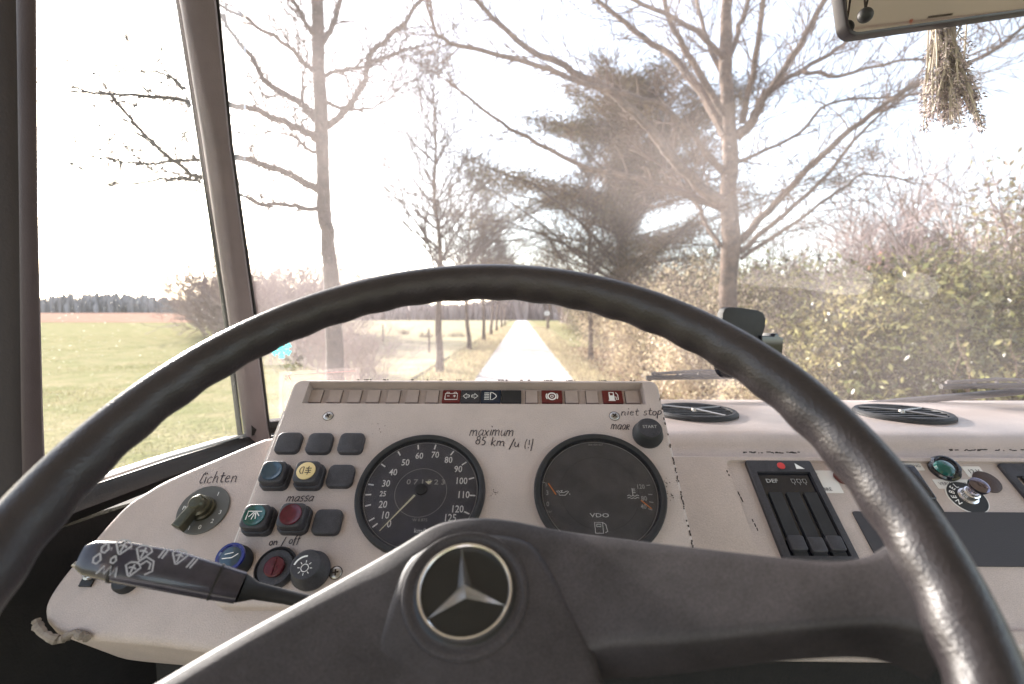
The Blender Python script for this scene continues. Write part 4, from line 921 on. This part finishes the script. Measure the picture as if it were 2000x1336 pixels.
# heater control
hx0 = (Fp(1445, 905).x+Fp(1530, 1076).x)/2; hx1 = (Fp(1576, 905).x+Fp(1672, 1082).x)/2; hy1 = Fp(1500, 904).y; hy0 = Fp(1500, 1098).y
hc = bpy.data.objects.new('heater_control', None); C.objects.link(hc); hc.parent = da; hc.matrix_local = FF @ T((hx0+hx1)/2, (hy0+hy1)/2, 0)
W2, H2 = (hx1-hx0), (hy1-hy0)
mb = MB(); iy1 = H2/2-.018; mb.plate(rrect(0, 0, W2, H2, .003, 3), 0, .006, .001, holes=[([(-W2/2+.009, -H2/2+.005), (W2/2-.008, -H2/2+.005), (W2/2-.008, iy1), (-W2/2+.009, iy1)], .0008)]); mb.build('frame', M_btn, hc)
mb = MB(); mb.box((0, -.006, .0014), (W2-.017, H2-.022, .0008)); mb.build('slider_panel', M_gloss, hc, smooth=False)
wch = W2-.020
for k in range(3):
    cx = -W2/2+.0105+wch*(k+.5)/3
    mb = MB(); mb.box((cx+.001, -H2*.16, .0034), (wch/3-.006, H2*.62, .003)); mb.build('slider_rail', M_black, hc, smooth=False)
    mb = MB(); mb.plate(rrect(cx, -H2*.36-.002*(k % 2), wch/3-.004, .018, .002, 2), .004, .010, .0012); mb.build('slider_knob', M_btn, hc)
mb = MB(); text_add(mb, 'DEF', .0080, -W2*.20, iy1-.012, .0024, 0, 1.15)
for k in range(3):
    cx = W2*.12+k*.0072; mb.ribbon([(cx-.0022, iy1-.009), (cx+.0022, iy1-.009), (cx+.0022, iy1-.0145), (cx-.0022, iy1-.0145), (cx-.0022, iy1-.009)], .0006, .0024); mb.ribbon([(cx, iy1-.0145), (cx, iy1-.018)], .0006, .0024)
mb.build('lettering', M_dim, hc, smooth=False, rec=False)
mb = MB(); mb.lathe([(.0052, .0062), (.0046, .0072), (0, .0074)], 20, c=(W2*.06-.004, H2/2-.009)); mb.build('red_dot', mat('red_print', (.6, .05, .05), .5), hc)
mb = MB(); cx, cy = W2*.28, H2/2-.010; mb.add([(cx-.005, cy-.004, .0066), (cx+.006, cy-.004, .0066), (cx-.004, cy+.005, .0066)], [(0, 1, 2)]); mb.build('white_triangle', M_white, hc, smooth=False, rec=False)
# stickers with print
def sticker(px, py, wd, ht, text, size, rot=0, name='label_sticker', inkm=M_ink):
    q = Fp(px, py); e = bpy.data.objects.new(name, None); C.objects.link(e); e.parent = da; e.matrix_local = FF @ T(q.x, q.y, .0002) @ Matrix.Rotation(rot, 4, 'Z')
    mb = MB(); mb.plate(rrect(0, 0, wd, ht, .001, 2), 0, .0006, 0); mb.build('paper', M_sticker, e)
    mb = MB()
    for s_, sz, x, y in text: text_add(mb, s_, sz, x, y, .0009)
    mb.build('print', inkm, e, smooth=False, rec=False); return e
st = sticker(1612, 941, .032, .034, [('0', .008, -.009, 0), ('B+', .007, -.009, .011), ('-BRE', .007, -.004, -.012)], .01)
mb = MB(); q = Fp(1642, 934); mb.tube([FF @ Vector((q.x, q.y, 0)), FF @ Vector((q.x+.004, q.y+.002, .02))], [.010, .012], n=14); mb.tube([FF @ Vector((q.x+.004, q.y+.002, .02)), FF @ Vector((q.x+.004, q.y-.006, .024))], [.011, .009], n=10); mb.build('heater_knob', mat('brown_red_plastic', (.10, .02, .015), .4), da)
sticker(1770, 911, .042, .013, [('VENTILATING', .0058, 0, 0)], .01); sticker(1902, 922, .024, .017, [('12 V', .0085, 0, 0)], .01)
sticker(1866, 946, .052, .014, [('VERWARMING', .0066, 0, 0)], .01)
q = Fp(1790, 955); mb = MB(); mb.plate(rrect(q.x-.004, q.y, .034, .070, .002, 2), 0, .004, .001, M=FF); rk = mb.build('rocker_switch', M_black, da); mb = MB(); mb.plate(rrect(q.x-.004, q.y+.004, .026, .05, .002, 2), .004, .011, .002, M=FF); mb.build('rocker', M_gloss, rk)
q = Fp(1842, 918); mb = MB(); mb.lathe([(.0185, 0), (.019, .004), (.017, .006), (.0175, .008), (.0155, .011), (.013, .0115), (.0125, .010)], 40, c=q, M=FF); gi = mb.build('indicator_lamp', M_gloss, da); q = Fp(1845, 914, .011); mb = MB(); mb.lathe([(.0122, .010), (.0105, .0135), (.005, .0155), (0, .016)], 32, c=q, M=FF); mb.build('green_lens', M_green, gi)
# pull knob on a round lettered plate
q = Fp(1888, 972); e = bpy.data.objects.new('pull_switch', None); C.objects.link(e); e.parent = da; e.matrix_local = FF @ T(q.x, q.y, 0)
mb = MB(); mb.lathe([(.0235, 0), (.0235, .0010), (0, .0010)], 48); mb.build('rim_plate', M_sticker, e); mb = MB(); mb.lathe([(.0222, .0009), (.0222, .0014), (0, .0014)], 48); pp = mb.build('round_plate', M_black, e)
mb = MB()
for ch, a in zip('NEBEL', (205, 180, 155, 130, 105)): text_add(mb, ch, .0088, .0165*math.cos(math.radians(a)), .0165*math.sin(math.radians(a)), .0018, math.radians(a-90))
mb.build('lettering', M_white, pp, smooth=False, rec=False)
mb = MB(); mb.lathe([(.0115, .001), (.0115, .004), (.009, .005), (.009, .012), (.0075, .013), (.0075, .016)], 28); mb.build('chrome_collar', M_chrome, e)
mb = MB(); mb.lathe([(.006, .012), (.006, .019), (.0105, .023), (.0115, .0255), (.011, .028), (.008, .029), (0, .0285)], 32); mb.build('pull_knob', mat('smoked_chrome', (.25, .22, .26), .12, metal=1), e)
q = Fp(1927, 942); mb = MB(); mb.lathe([(.016, 0), (.016, .0016), (.015, .0024), (.004, .0026), (0, .0026)], 32, c=q, M=FF); mb.build('hole_cap', mat('brown_cap', (.05, .025, .018), .5, bump=.5, bs=500), da)
# grey tray
tx0 = (Fp(1660, 1002).x+Fp(1700, 1062).x)/2; ty1 = Fp(1800, 1001).y; ty0 = Fp(1800, 1106).y
mb = MB(); mb.plate(rrect((tx0+X1-.03)/2, (ty0+ty1)/2, X1-.03-tx0, ty1-ty0, .002, 2), 0, .0022, .0006, M=FF); tr = mb.build('storage_mat', mat('dark_grey_mat', (.055, .053, .062), .8, bump=.6, bs=900), da)
# right vent grille in fascia
vx0 = Fp(1950, 915).x; vx1 = vx0+.13; vy1 = Fp(1990, 909).y; vy0 = Fp(1990, 990).y
mb = MB(); mb.plate(rrect((vx0+vx1)/2, (vy0+vy1)/2, vx1-vx0, vy1-vy0, .003, 2), 0, .005, .001, holes=[(rrect((vx0+vx1)/2, (vy0+vy1)/2-.006, vx1-vx0-.018, vy1-vy0-.028, .002, 2), .0008)], M=FF); vg = mb.build('fascia_vent', M_btn, da)
for k in range(8): mb = MB(); mb.box((vx0+.018+k*.0145, (vy0+vy1)/2-.006, .003), (.004, vy1-vy0-.030, .004), FF); mb.build('slat', M_black, vg, smooth=False)
# round vents on the top
def round_vent(px, py, r, zt=1.832):
    d = R(px, py); k = (zt-2.0)/d.z; c = CAM+d*k
    e = bpy.data.objects.new('air_vent', None); C.objects.link(e); e.parent = da; e.location = c
    mb = MB(); mb.lathe([(r, 0), (r*1.0, .004), (r*.95, .0075), (r*.86, .007), (r*.84, .001)], 56); mb.f = mb.f[:-1]; mb.build('vent_ring', M_black, e)
    mb = MB(); mb.lathe([(r*.85, .0006), (0, .0006)], 40); mb.build('vent_well', M_dark, e)
    for j in range(-3, 4):
        y = j*r*.235; hw = math.sqrt(max(0, (r*.85)**2-y*y)); mb = MB(); mb.box((0, y, .0038), (2*hw, r*.085, .0045)); mb.build('slat', M_black, e, smooth=False)
    mb = MB()
    for a in (2.4, .5, -1.0): mb.tube([(0, 0, .0075), (r*.86*math.cos(a), r*.86*math.sin(a), .0065)], [.0026, .0018], n=6)
    mb.lathe([(.006, .004), (.005, .0095), (0, .010)], 12); mb.build('spokes', M_screw, e)
round_vent(1357, 808, .068); round_vent(1762, 811, .070)

# ------------------------------------------------------------------ steering wheel
WC = Vector((-.0334, .2494, 2-.1098)); ti, ro = .6458, .018
u = Vector((math.cos(ro), 0, math.sin(ro))); v0 = Vector((0, math.cos(ti), math.sin(ti)))
WH = frame(WC, u, v0); RW, rw = .225, .0142
wh = thing('steering_wheel', 'large worn black steering wheel with a broad padded spoke and star badge', 'steering wheel', M=WH)
mb = MB(); N, K = 320, 28; vs = []
for i in range(N):
    a = 2*PI*i/N; gr = .5+.5*math.cos(a*44)
    for k in range(K):
        b = 2*PI*k/K; cb, sb = math.cos(b), math.sin(b)
        rr_ = rw*(1+.04*math.sin(a*2+.5))
        inner = max(0, -cb*.8-sb*.3)
        rr_ -= .0016*gr*inner
        R_ = RW+rr_*cb*1.0; vs.append((R_*math.cos(a), R_*math.sin(a), rr_*sb*1.12))
fs = [(i*K+k, i*K+(k+1) % K, ((i+1) % N)*K+(k+1) % K, ((i+1) % N)*K+k) for i in range(N) for k in range(K)]
mb.add(vs, fs); mb.build('rim', M_leather, wh, ang=80)
HH = .058
def hdepth(r): 
    t = min(1, max(0, (r-.060)/(RW-.060))); return -HH*(1-t**1.35)-.002
def Wl(px, py, extra=0):
    h = -.03
    for _ in range(30):
        q = L(WH, px, py, h); h = .5*h+.5*(hdepth(q.length)+extra)
    return Vector((q.x, q.y, h))
Tp = [(20, 1500), (150, 1420), (300, 1330), (450, 1243), (600, 1161), (700, 1106), (780, 1060), (840, 1024), (885, 1010), (940, 1006), (1000, 1012), (1100, 1032), (1250, 1052), (1400, 1070), (1550, 1087), (1640, 1092), (1700, 1080), (1745, 1050)]
Bp = [(360, 1780), (430, 1740), (520, 1690), (620, 1640), (720, 1600), (800, 1560), (860, 1530), (920, 1490), (970, 1440), (1020, 1400), (1060, 1350), (1110, 1300), (1180, 1266), (1330, 1256), (1480, 1240), (1640, 1225), (1760, 1224), (1860, 1256)]
A_ = smooth_pts([Wl(*p) for p in Tp], 5); B_ = smooth_pts([Wl(*p) for p in Bp], 5)
vs = []; fs = []; prof = [(.02, -.024), (.0, -.016), (-.0, -.006), (.012, -.0015), (.035, .0), (.15, .0008), (.35, .0012), (.6, .0012), (.85, .0006), (.96, 0), (1.0, -.003), (1.04, -.010), (1.10, -.022), (1.12, -.028)]
for a, b in zip(A_, B_):
    wd_ = (b-a)
    for t_, z in prof:
        p_ = a+wd_*t_; vs.append((p_.x, p_.y, p_.z+z))
k_ = len(prof)
for i in range(len(A_)-1):
    for k in range(k_): k2 = (k+1) % k_; fs.append((i*k_+k, i*k_+k2, (i+1)*k_+k2, (i+1)*k_+k))
mb = MB(); mb.add(vs, fs); mb.build('spoke_pad', M_pad, wh, ang=60)
# hub boss: raised centre pad
bp_ = [(800, 1076), (845, 1050), (900, 1036), (960, 1032), (1015, 1040), (1048, 1058), (1085, 1110), (1122, 1180), (1160, 1254), (1180, 1320), (1200, 1420), (700, 1480), (655, 1400), (700, 1300), (740, 1200), (775, 1110)]
q_ = [L(WH, a, b, -HH+.004) for a, b in bp_]
mb = MB(); mb.plate(smooth_pts([Vector((p.x, p.y, 0)) for p in q_+q_[:1]], 3)[:-1], -HH-.01, -HH+.0024, .008, nb=5); hb = mb.build('hub_boss', M_pad, wh)
hq = L(WH, 907, 1146, -HH+.008); rb_ = .0275
mb = MB(); mb.lathe([(rb_*1.32, -HH+.0018), (rb_*1.28, -HH+.0036), (rb_*1.23, -HH+.0040), (rb_*1.18, -HH+.0038), (rb_*1.12, -HH+.0027), (rb_*1.04, -HH+.0020)], 64, c=hq); mb.f = mb.f[:-1]; mb.build('hub_ring', M_pad, wh)
bd = bpy.data.objects.new('star_badge', None); C.objects.link(bd); bd.parent = wh; bd.location = (hq.x, hq.y, -HH+.0022)
mb = MB(); mb.lathe([(rb_*1.06, 0), (rb_, .0010), (rb_*.9, .0014), (0, .0014)], 56); mb.build('badge_face', mat('badge_black', (.012, .012, .012), .35), bd)
mb = MB(); mb.lathe([(rb_*.90, .001), (rb_*.90, .0036), (rb_*.925, .0044), (rb_*.96, .0044), (rb_*.985, .0032), (rb_*.985, .001)], 72); mb.f = mb.f[:-1]; mb.build('badge_ring', M_chrome, bd)
mb = MB(); a0 = math.radians(99)
vs = [(0, 0, .0085)]; 
for k in range(3):
    a = a0+k*2*PI/3; vs.append((rb_*.915*math.cos(a), rb_*.915*math.sin(a), .0022)); a += PI/3; vs.append((rb_*.165*math.cos(a), rb_*.165*math.sin(a), .0014))
mb.add(vs, [(0, 1+k, 1+(k+1) % 6) for k in range(6)]+[(1, 6, 5, 4, 3, 2)]); mb.build('three_pointed_star', M_chrome, bd, smooth=False)
# steering column behind the hub
mb = MB(); mb.tube([(0, -.01, -HH-.012), (0, -.012, -HH-.22)], [.034, .040], n=20); mb.build('column_shroud', M_dark, wh)

# ------------------------------------------------------------------ stalk
stk = thing('control_stalk', 'glossy black multi-function stalk with white wiper symbols left of the hub', 'stalk', loc=U(330, 1120, .36))
org = U(330, 1120, .36)
path = [(166, 1088, .345), (180, 1090, .345), (240, 1098, .35), (330, 1114, .36), (420, 1136, .37), (470, 1148, .375), (500, 1154, .38), (560, 1166, .385), (640, 1184, .39), (760, 1210, .385)]
hw_ = [.0085, .0115, .0135, .0140, .0125, .0112, .0062, .0052, .0050, .0050]
def flat_tube(pts, hw, ht, n=16, p=.55):
    vs = []; fs = []; F0 = None
    for i, q in enumerate(pts):
        t_ = (pts[min(i+1, len(pts)-1)]-pts[max(i-1, 0)]).normalized(); f_ = (CAM-org).normalized(); f_ = (f_-t_*f_.dot(t_)).normalized(); s_ = t_.cross(f_)
        for k in range(n):
            a = 2*PI*k/n; ca, sa = math.cos(a), math.sin(a); ca = math.copysign(abs(ca)**p, ca); sa = math.copysign(abs(sa)**p, sa); vs.append(q+s_*ca*hw[i]+f_*sa*ht[i])
        if i == 0: F0 = (s_, f_)
    for i in range(len(pts)-1):
        for k in range(n): k2 = (k+1) % n; fs.append((i*n+k, i*n+k2, (i+1)*n+k2, (i+1)*n+k))
    fs.append(tuple(range(n))[::-1]); fs.append(tuple((len(pts)-1)*n+k for k in range(n))); return vs, fs
PT = [U(a, b, c)-org for a, b, c in path]
mb = MB(); mb.add(*flat_tube(PT[:6], hw_[:6], [.006, .008, .009, .009, .0085, .008])); mb.build('stalk_handle', mat('stalk_plastic', (.055, .05, .068), .25, coat=.4, var=.4, vs=40), stk, ang=60)
mb = MB(); mb.add(*flat_tube(PT[5:], [.0105]+hw_[6:], [.0075, .0052, .005, .005, .005], p=.9)); mb.build('stalk_arm', M_black, stk, ang=60)
mb = MB(); i0, i1 = PT[2].lerp(PT[3], .35), PT[2].lerp(PT[3], .42); mb.add(*flat_tube([PT[2].lerp(PT[1], .2), PT[2].lerp(PT[1], .12)], [.0142, .0142], [.0096, .0096])); mb.build('stalk_joint', M_rubber, stk, ang=60); mb = MB(); mb.add(*flat_tube([PT[4], PT[4].lerp(PT[5], .08)], [.0130, .0128], [.0090, .0090])); mb.build('stalk_joint', M_rubber, stk, ang=60)
# symbols printed on the face of the stalk, in a frame lying on it
f_ = (CAM-org).normalized(); t_ = (PT[4]-PT[1]).normalized(); f2 = (f_-t_*f_.dot(t_)).normalized()
KF = frame(org+f2*.0116, t_, -t_.cross(f2) if (-t_.cross(f2)).z > 0 else t_.cross(f2))
if (KF.col[2].to_3d()).dot(f2) < 0: KF = frame(org+f2*.0116, t_, t_.cross(f2)*-1)
Kl = KF.copy(); Kl.translation = f2*.0116
def ksym(strokes, px, py, s, wd=.0007, mirror=1):
    c = L(KF, px, py+7); return [[(c.x+a*s, c.y+b*s) for a, b in st] for st in strokes]
fan = [[(-.1, -.9), (-.9, .3), (-.5, .75), (0, .85), (.5, .75), (.9, .3), (.1, -.9), (-.1, -.9)], [(-.45, .05), (0, .25), (.45, .05)], [(0, -.7), (.05, .6)]]
drop = [[(0, .8), (.5, -.1), (.2, -.7), (-.3, -.6), (-.5, 0), (0, .8)]]
mb = MB()
for st, a, b, s in [(drop, 206, 1063, .004), (fan, 240, 1061, .0048), (drop, 190, 1084, .004), (drop, 222, 1086, .003), (fan, 280, 1072, .005), (fan, 258, 1104, .0046), (fan, 350, 1080, .005), ([[(-.9, .2), (-.3, .9), (.6, .6), (.9, -.4), (.3, -.9)], [(-.5, .0), (-.1, .5), (.4, .3), (.5, -.3)]], 284, 1098, .0055), ([[(-1, -.5), (-.6, .4), (-.3, -.4), (0, .5), (.3, -.4), (.6, .5), (.9, -.5)]], 212, 1108, .0055), ([[(-.6, -.8), (-.2, .8)], [(-.1, -.8), (.3, .8)]], 322, 1074, .004), ([[(-.3, -.8), (.3, .8)], [(.2, -.8), (.8, .8)]], 372, 1092, .004)]:
    for pts in ksym(st, a, b, s*1.12): mb.ribbon(pts, .0011, 0, Kl)
mb.build('symbols', mat('grey_print', (.45, .44, .47), .5), stk, smooth=False, rec=False)

# ------------------------------------------------------------------ mirror, charm, lavender
nrm = Vector((-.30, -1, -.10)).normalized()
mo = U(1652, 70, .60)
xa = (U(2060, 12, .66)-mo); MF = frame(mo, xa, Vector((0, 0, 1)))
ml = lambda a, b: L(MF, a, b)
mir = thing('rear_view_mirror', 'wide interior rear view mirror cut off by the top right corner', 'mirror', M=MF)
c0 = ml(1652, 70); hM, wM = .17, .34
outm = rrect(c0.x+wM/2-.002, c0.y+hM/2-.003, wM, hM, .014, 5)
if MF.col[2].to_3d().y > 0: pass
mb = MB(); mb.plate(outm, -.010, .004, .003, nb=2, bottom=True); mb.build('mirror_housing', mat('mirror_frame_plastic', (.035, .03, .038), .35), mir)
inn = rrect(c0.x+wM/2-.002, c0.y+hM/2-.003, wM-.0065, hM-.0065, .012, 5)
mb = MB(); mb.plate(inn, .0035, .0046, 0); mb.build('mirror_glass', mat('mirror_silver', (.72, .70, .69), .03, metal=1), mir)
mb = MB(); mb.tube([MF.inverted() @ (MF @ Vector((c0.x+wM*.5, c0.y+hM*.5, -.018))), MF.inverted() @ ((MF @ Vector((c0.x+wM*.5, c0.y+hM*.5, -.018)))+Vector((0, .05, .14)))], .008, n=10); mb.build('mirror_arm', M_black, mir)
cb_ = U(1690, 30, .585)
ch = thing('hanging_charm', 'small dark ball on a thin cord hanging in front of the mirror', 'charm', loc=cb_)
mb = MB(); r_ = .0078; mb.lathe([(0.0001, -r_)]+[(r_*math.cos(a), r_*math.sin(a)) for a in [-PI/2+PI*k/12 for k in range(1, 12)]]+[(0.0001, r_)], 20); mb.build('ball', M_black, ch)
mb = MB(); mb.tube([(0, 0, r_*.8), (-.002, 0, .022), (-.008, 0, .06), (-.012, .0, .16)], .0011, n=6); mb.tube([(0, 0, r_*.8), (.003, 0, .022), (.008, 0, .06), (.010, .0, .16)], .0011, n=6); mb.build('cord', M_wear, ch)
def roof_at(px, py):                                 # the point of the roof lining that the mirror shows there
    h0 = MF @ Vector((*ml(px, py), .0046)); dv = (h0-CAM).normalized(); nn = MF.col[2].to_3d(); rv = dv-2*dv.dot(nn)*nn
    return h0+rv*((2.634-h0.z)/rv.z)
mb = MB(); mb.tube([roof_at(1805, 38), roof_at(1852, 32)], .0022, n=8); mb.build('vent_slot', M_wear, cab)
mb = MB(); mb.tube([roof_at(1772, 50), roof_at(1772, 43)], .003, n=8); mb.build('red_tag', mat('red_tag', (.45, .10, .05), .6), cab)
mb = MB(); a, b = roof_at(1640, 62), roof_at(2100, 12); mb.tube([a, b], .0035, n=8); mb.build('roof_seam', M_beige_s, cab)
# lavender bunch, hanging upside down
lo = U(1850, 40, .675); lav = thing('lavender_bunch', 'dried lavender bunch hanging upside down below the mirror', 'dried flowers', loc=lo)
M_stem = mat('dry_stem', (.78, .73, .64), .8, isl=.3, trans=.3); M_bud = mat('lavender_bud', (.52, .45, .48), .85, isl=.55, col2=(.82, .77, .75), vs=140, trans=.4)
rr = random.Random(21); mb = MB()
tips = []
for i in range(92):
    yy = 80+172*rr.random()**.55; k = (yy-60)/190; cx = 1858+rr.gauss(0, 1)*(15+30*k)+k*4
    cx = min(max(cx, 1803+0*k), 1872+k*45)
    Yd = .675+rr.gauss(0, .010)
    a = U(1838+rr.gauss(0, 15), 40, .675+rr.gauss(0, .005)); b = U(cx, yy, Yd); m_ = a.lerp(b, .5)+Vector((rr.gauss(0, .002), rr.gauss(0, .002), 0))
    mb.tube([a-lo, m_-lo, b-lo], [.0012, .0011, .0009], n=5, caps=False); tips.append((a, b))
for a_, b_ in (((1862, 55), (1893, 90)), ((1898, 155), (1915, 185))):
    a = U(*a_, .675); b = U(*b_, .675); mb.tube([a-lo, b-lo], .0006, n=5); tips.append((a, b))
mb.build('stems', M_stem, lav, rec=False)
g = MB()
for a, b in tips:
    d = (b-a).normalized(); nb_ = rr.randint(5, 10)
    for j in range(nb_):
        c = b-d*j*.0046+d*.004; w_ = .0024+.0018*(j/nb_)
        for _ in range(5):
            an = rr.uniform(0, 2*PI); ax = d.orthogonal().normalized(); ax.rotate(Matrix.Rotation(an, 3, d)); e = c+ax*w_; tip = e+(d*.6+ax*.6+Vector((rr.gauss(0, .2), rr.gauss(0, .2), rr.gauss(0, .2)))).normalized()*.0050
            sd = d.cross(ax)*.0012; g.add([e-sd-lo, e+sd-lo, e+ax*.0013-d*.0004-lo, tip-lo], [(0, 1, 3), (1, 2, 3), (2, 0, 3), (0, 2, 1)])
g.build('flower_buds', M_bud, lav, smooth=False, rec=False)
mb = MB(); mb.tube([U(1840, 30, .675)-lo, U(1840, 20, .675)-lo], .011, n=14); mb.build('binding', M_wear, lav)

# ------------------------------------------------------------------ phone holder, wipers, stickers
ph = thing('phone_holder', 'black plastic phone holder fixed low on the windscreen behind the rim', 'phone holder', loc=U(1450, 640, .86)); o_ = U(1450, 640, .86)
HF = frame(o_, (1, .25, -.06), (0, 0, 1)); h_ = lambda a, b: (L(HF, a, b).x, L(HF, a, b).y)
Hl = HF.copy(); Hl.translation = (0, 0, 0)
mb = MB(); pts = [h_(*p) for p in [(1408, 640), (1410, 612), (1414, 603), (1422, 600), (1445, 601), (1478, 606), (1488, 611), (1493, 622), (1492, 638), (1489, 648), (1486, 656), (1487, 690), (1440, 700), (1405, 690)]]
mb.plate(pts, -.012, .004, .002, M=Hl, bottom=True); mb.build('back_plate', M_black, ph)
mb = MB(); pts = [h_(*p) for p in [(1478, 655), (1502, 656), (1504, 651), (1510, 651), (1512, 657), (1521, 660), (1517, 700), (1480, 700)]]; mb.plate(pts, -.02, .012, .0015, M=Hl, bottom=True); mb.build('clamp_arm', M_gloss, ph)
mb = MB(); q = h_(1432, 722); mb.lathe([(.020, -.01), (.024, -.004), (.022, .004), (.012, .01), (0, .012)], 28, c=(q[0]-.010, q[1]+.008), M=Hl); mb.build('suction_base', M_gloss, ph)
mb = MB(); q2_ = h_(1440, 690); mb.tube([Hl @ Vector((q[0], q[1]+.005, 0)), Hl @ Vector((q2_[0], q2_[1], 0))], .008, n=10); mb.build('holder_stem', M_black, ph)
M_blade_m = mat('wiper_metal', (.10, .09, .09), .5)
def wiper(pa, pb, arm, lab, Y=1.04):
    o = U(*pa, Y); t = thing('windscreen_wiper', lab, 'wiper', loc=o, group='windscreen wipers'); a = Vector((0, 0, 0)); b = U(*pb, Y)-o
    mb = MB(); mb.tube([a, b], .0055, n=6); mb.build('wiper_blade', M_rubber, t)
    mb = MB(); up_ = Vector((0, .004, .012)); mb.tube([a.lerp(b, .05)+up_*.6, a.lerp(b, .5)+up_, a.lerp(b, .95)+up_*.6], .0035, n=6)
    for k in (.08, .3, .5, .7, .92): mb.tube([a.lerp(b, k), a.lerp(b, k)+up_], .0035, n=6)
    mb.build('wiper_bridge', M_blade_m, t)
    mb = MB(); A = [U(*p, Y+.02)-o for p in arm]; mb.tube(A, [.004]+[.007]*(len(A)-1), n=8); mb.build('wiper_arm', M_blade_m, t)
wiper((1262, 738), (1470, 735), [(1330, 733), (1440, 728), (1560, 800)], 'left windscreen wiper resting just right of the pod top')
wiper((1838, 755), (2060, 752), [(1950, 752), (2000, 764), (1750, 785), (1560, 808)], 'right windscreen wiper at the right edge of the view', .97)
M_refl_patch = glass_mat('reflection_patch', dust_sheen=.055, dcol=(1, .93, .88), refl=.01)  # pale film patches that paint a reflection onto the windscreen
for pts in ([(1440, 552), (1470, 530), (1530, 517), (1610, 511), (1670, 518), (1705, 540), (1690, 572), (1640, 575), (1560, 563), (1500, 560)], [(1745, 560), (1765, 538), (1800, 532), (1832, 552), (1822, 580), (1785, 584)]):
    SFm = frame(U(1620, 560, .955), (1, -.08, 0), (0, -.24, 1)); q = [L(SFm, *p) for p in pts]; mb = MB(); mb.plate(smooth_pts([Vector((p.x, p.y, 0)) for p in q+q[:1]], 3)[:-1], 0, .0004, 0, M=SFm); mb.build('reflection_patch', M_refl_patch, cab, smooth=False)
# stickers on the glass
def gl_frame(px, py, Y):
    return frame(U(px, py, Y), (.8, .56, 0), (0, -.22, 1))
M_clear = glass_mat('clear_film', dust_sheen=.03, refl=.03); M_cyan = mat('cyan_print', (.02, .55, .58), .5, trans=.5)
GF = gl_frame(545, 690, .86); t = thing('glass_sticker', 'clear square sticker with a cyan snowflake at the bottom left of the windscreen', 'sticker', M=GF)
a = L(GF, 510, 640); b = L(GF, 577, 710); mb = MB(); mb.plate([(a.x, b.y), (b.x, b.y), (b.x, a.y), (a.x, a.y)], 0, .0005, 0); mb.build('film', M_clear, t, smooth=False)
mb = MB(); c = L(GF, 550, 682); r_ = .016
for k in range(6):
    an = PI/6+k*PI/3; e = Vector((math.cos(an), math.sin(an))); mb.ribbon([c, c+e*r_], .0042, .001)
    for s in (.45, .72):
        for w_ in (-1, 1): e2 = Vector((math.cos(an+w_*.85), math.sin(an+w_*.85))); mb.ribbon([c+e*r_*s, c+e*r_*s+e2*r_*.34], .0030, .001)
mb.build('snowflake', M_cyan, t, smooth=False, rec=False)
GF = gl_frame(620, 770, .86); t = thing('glass_sticker', 'pale pink toll sticker standing behind the top left corner of the gauge pod', 'sticker', M=GF)
a = L(GF, 545, 726); b = L(GF, 700, 800); mb = MB(); mb.plate([(a.x, b.y), (b.x, b.y), (b.x, a.y), (a.x, a.y)], 0, .0006, 0); mb.build('paper', glass_mat('pale_pink_film', dust_sheen=.05, dcol=(1, .80, .78), refl=.02), t, smooth=False)
mb = MB(); M_pr = mat('pink_print', (.55, .22, .22), .6); c = L(GF, 562, 738); text_add(mb, '70', .011, c.x, c.y, .0011, 0, -1)
a = L(GF, 553, 733); b = L(GF, 692, 795); mb.ribbon([(a.x, b.y), (a.x, a.y), (b.x, a.y)], .0010, .0010); mb.build('print', M_pr, t, smooth=False, rec=False)
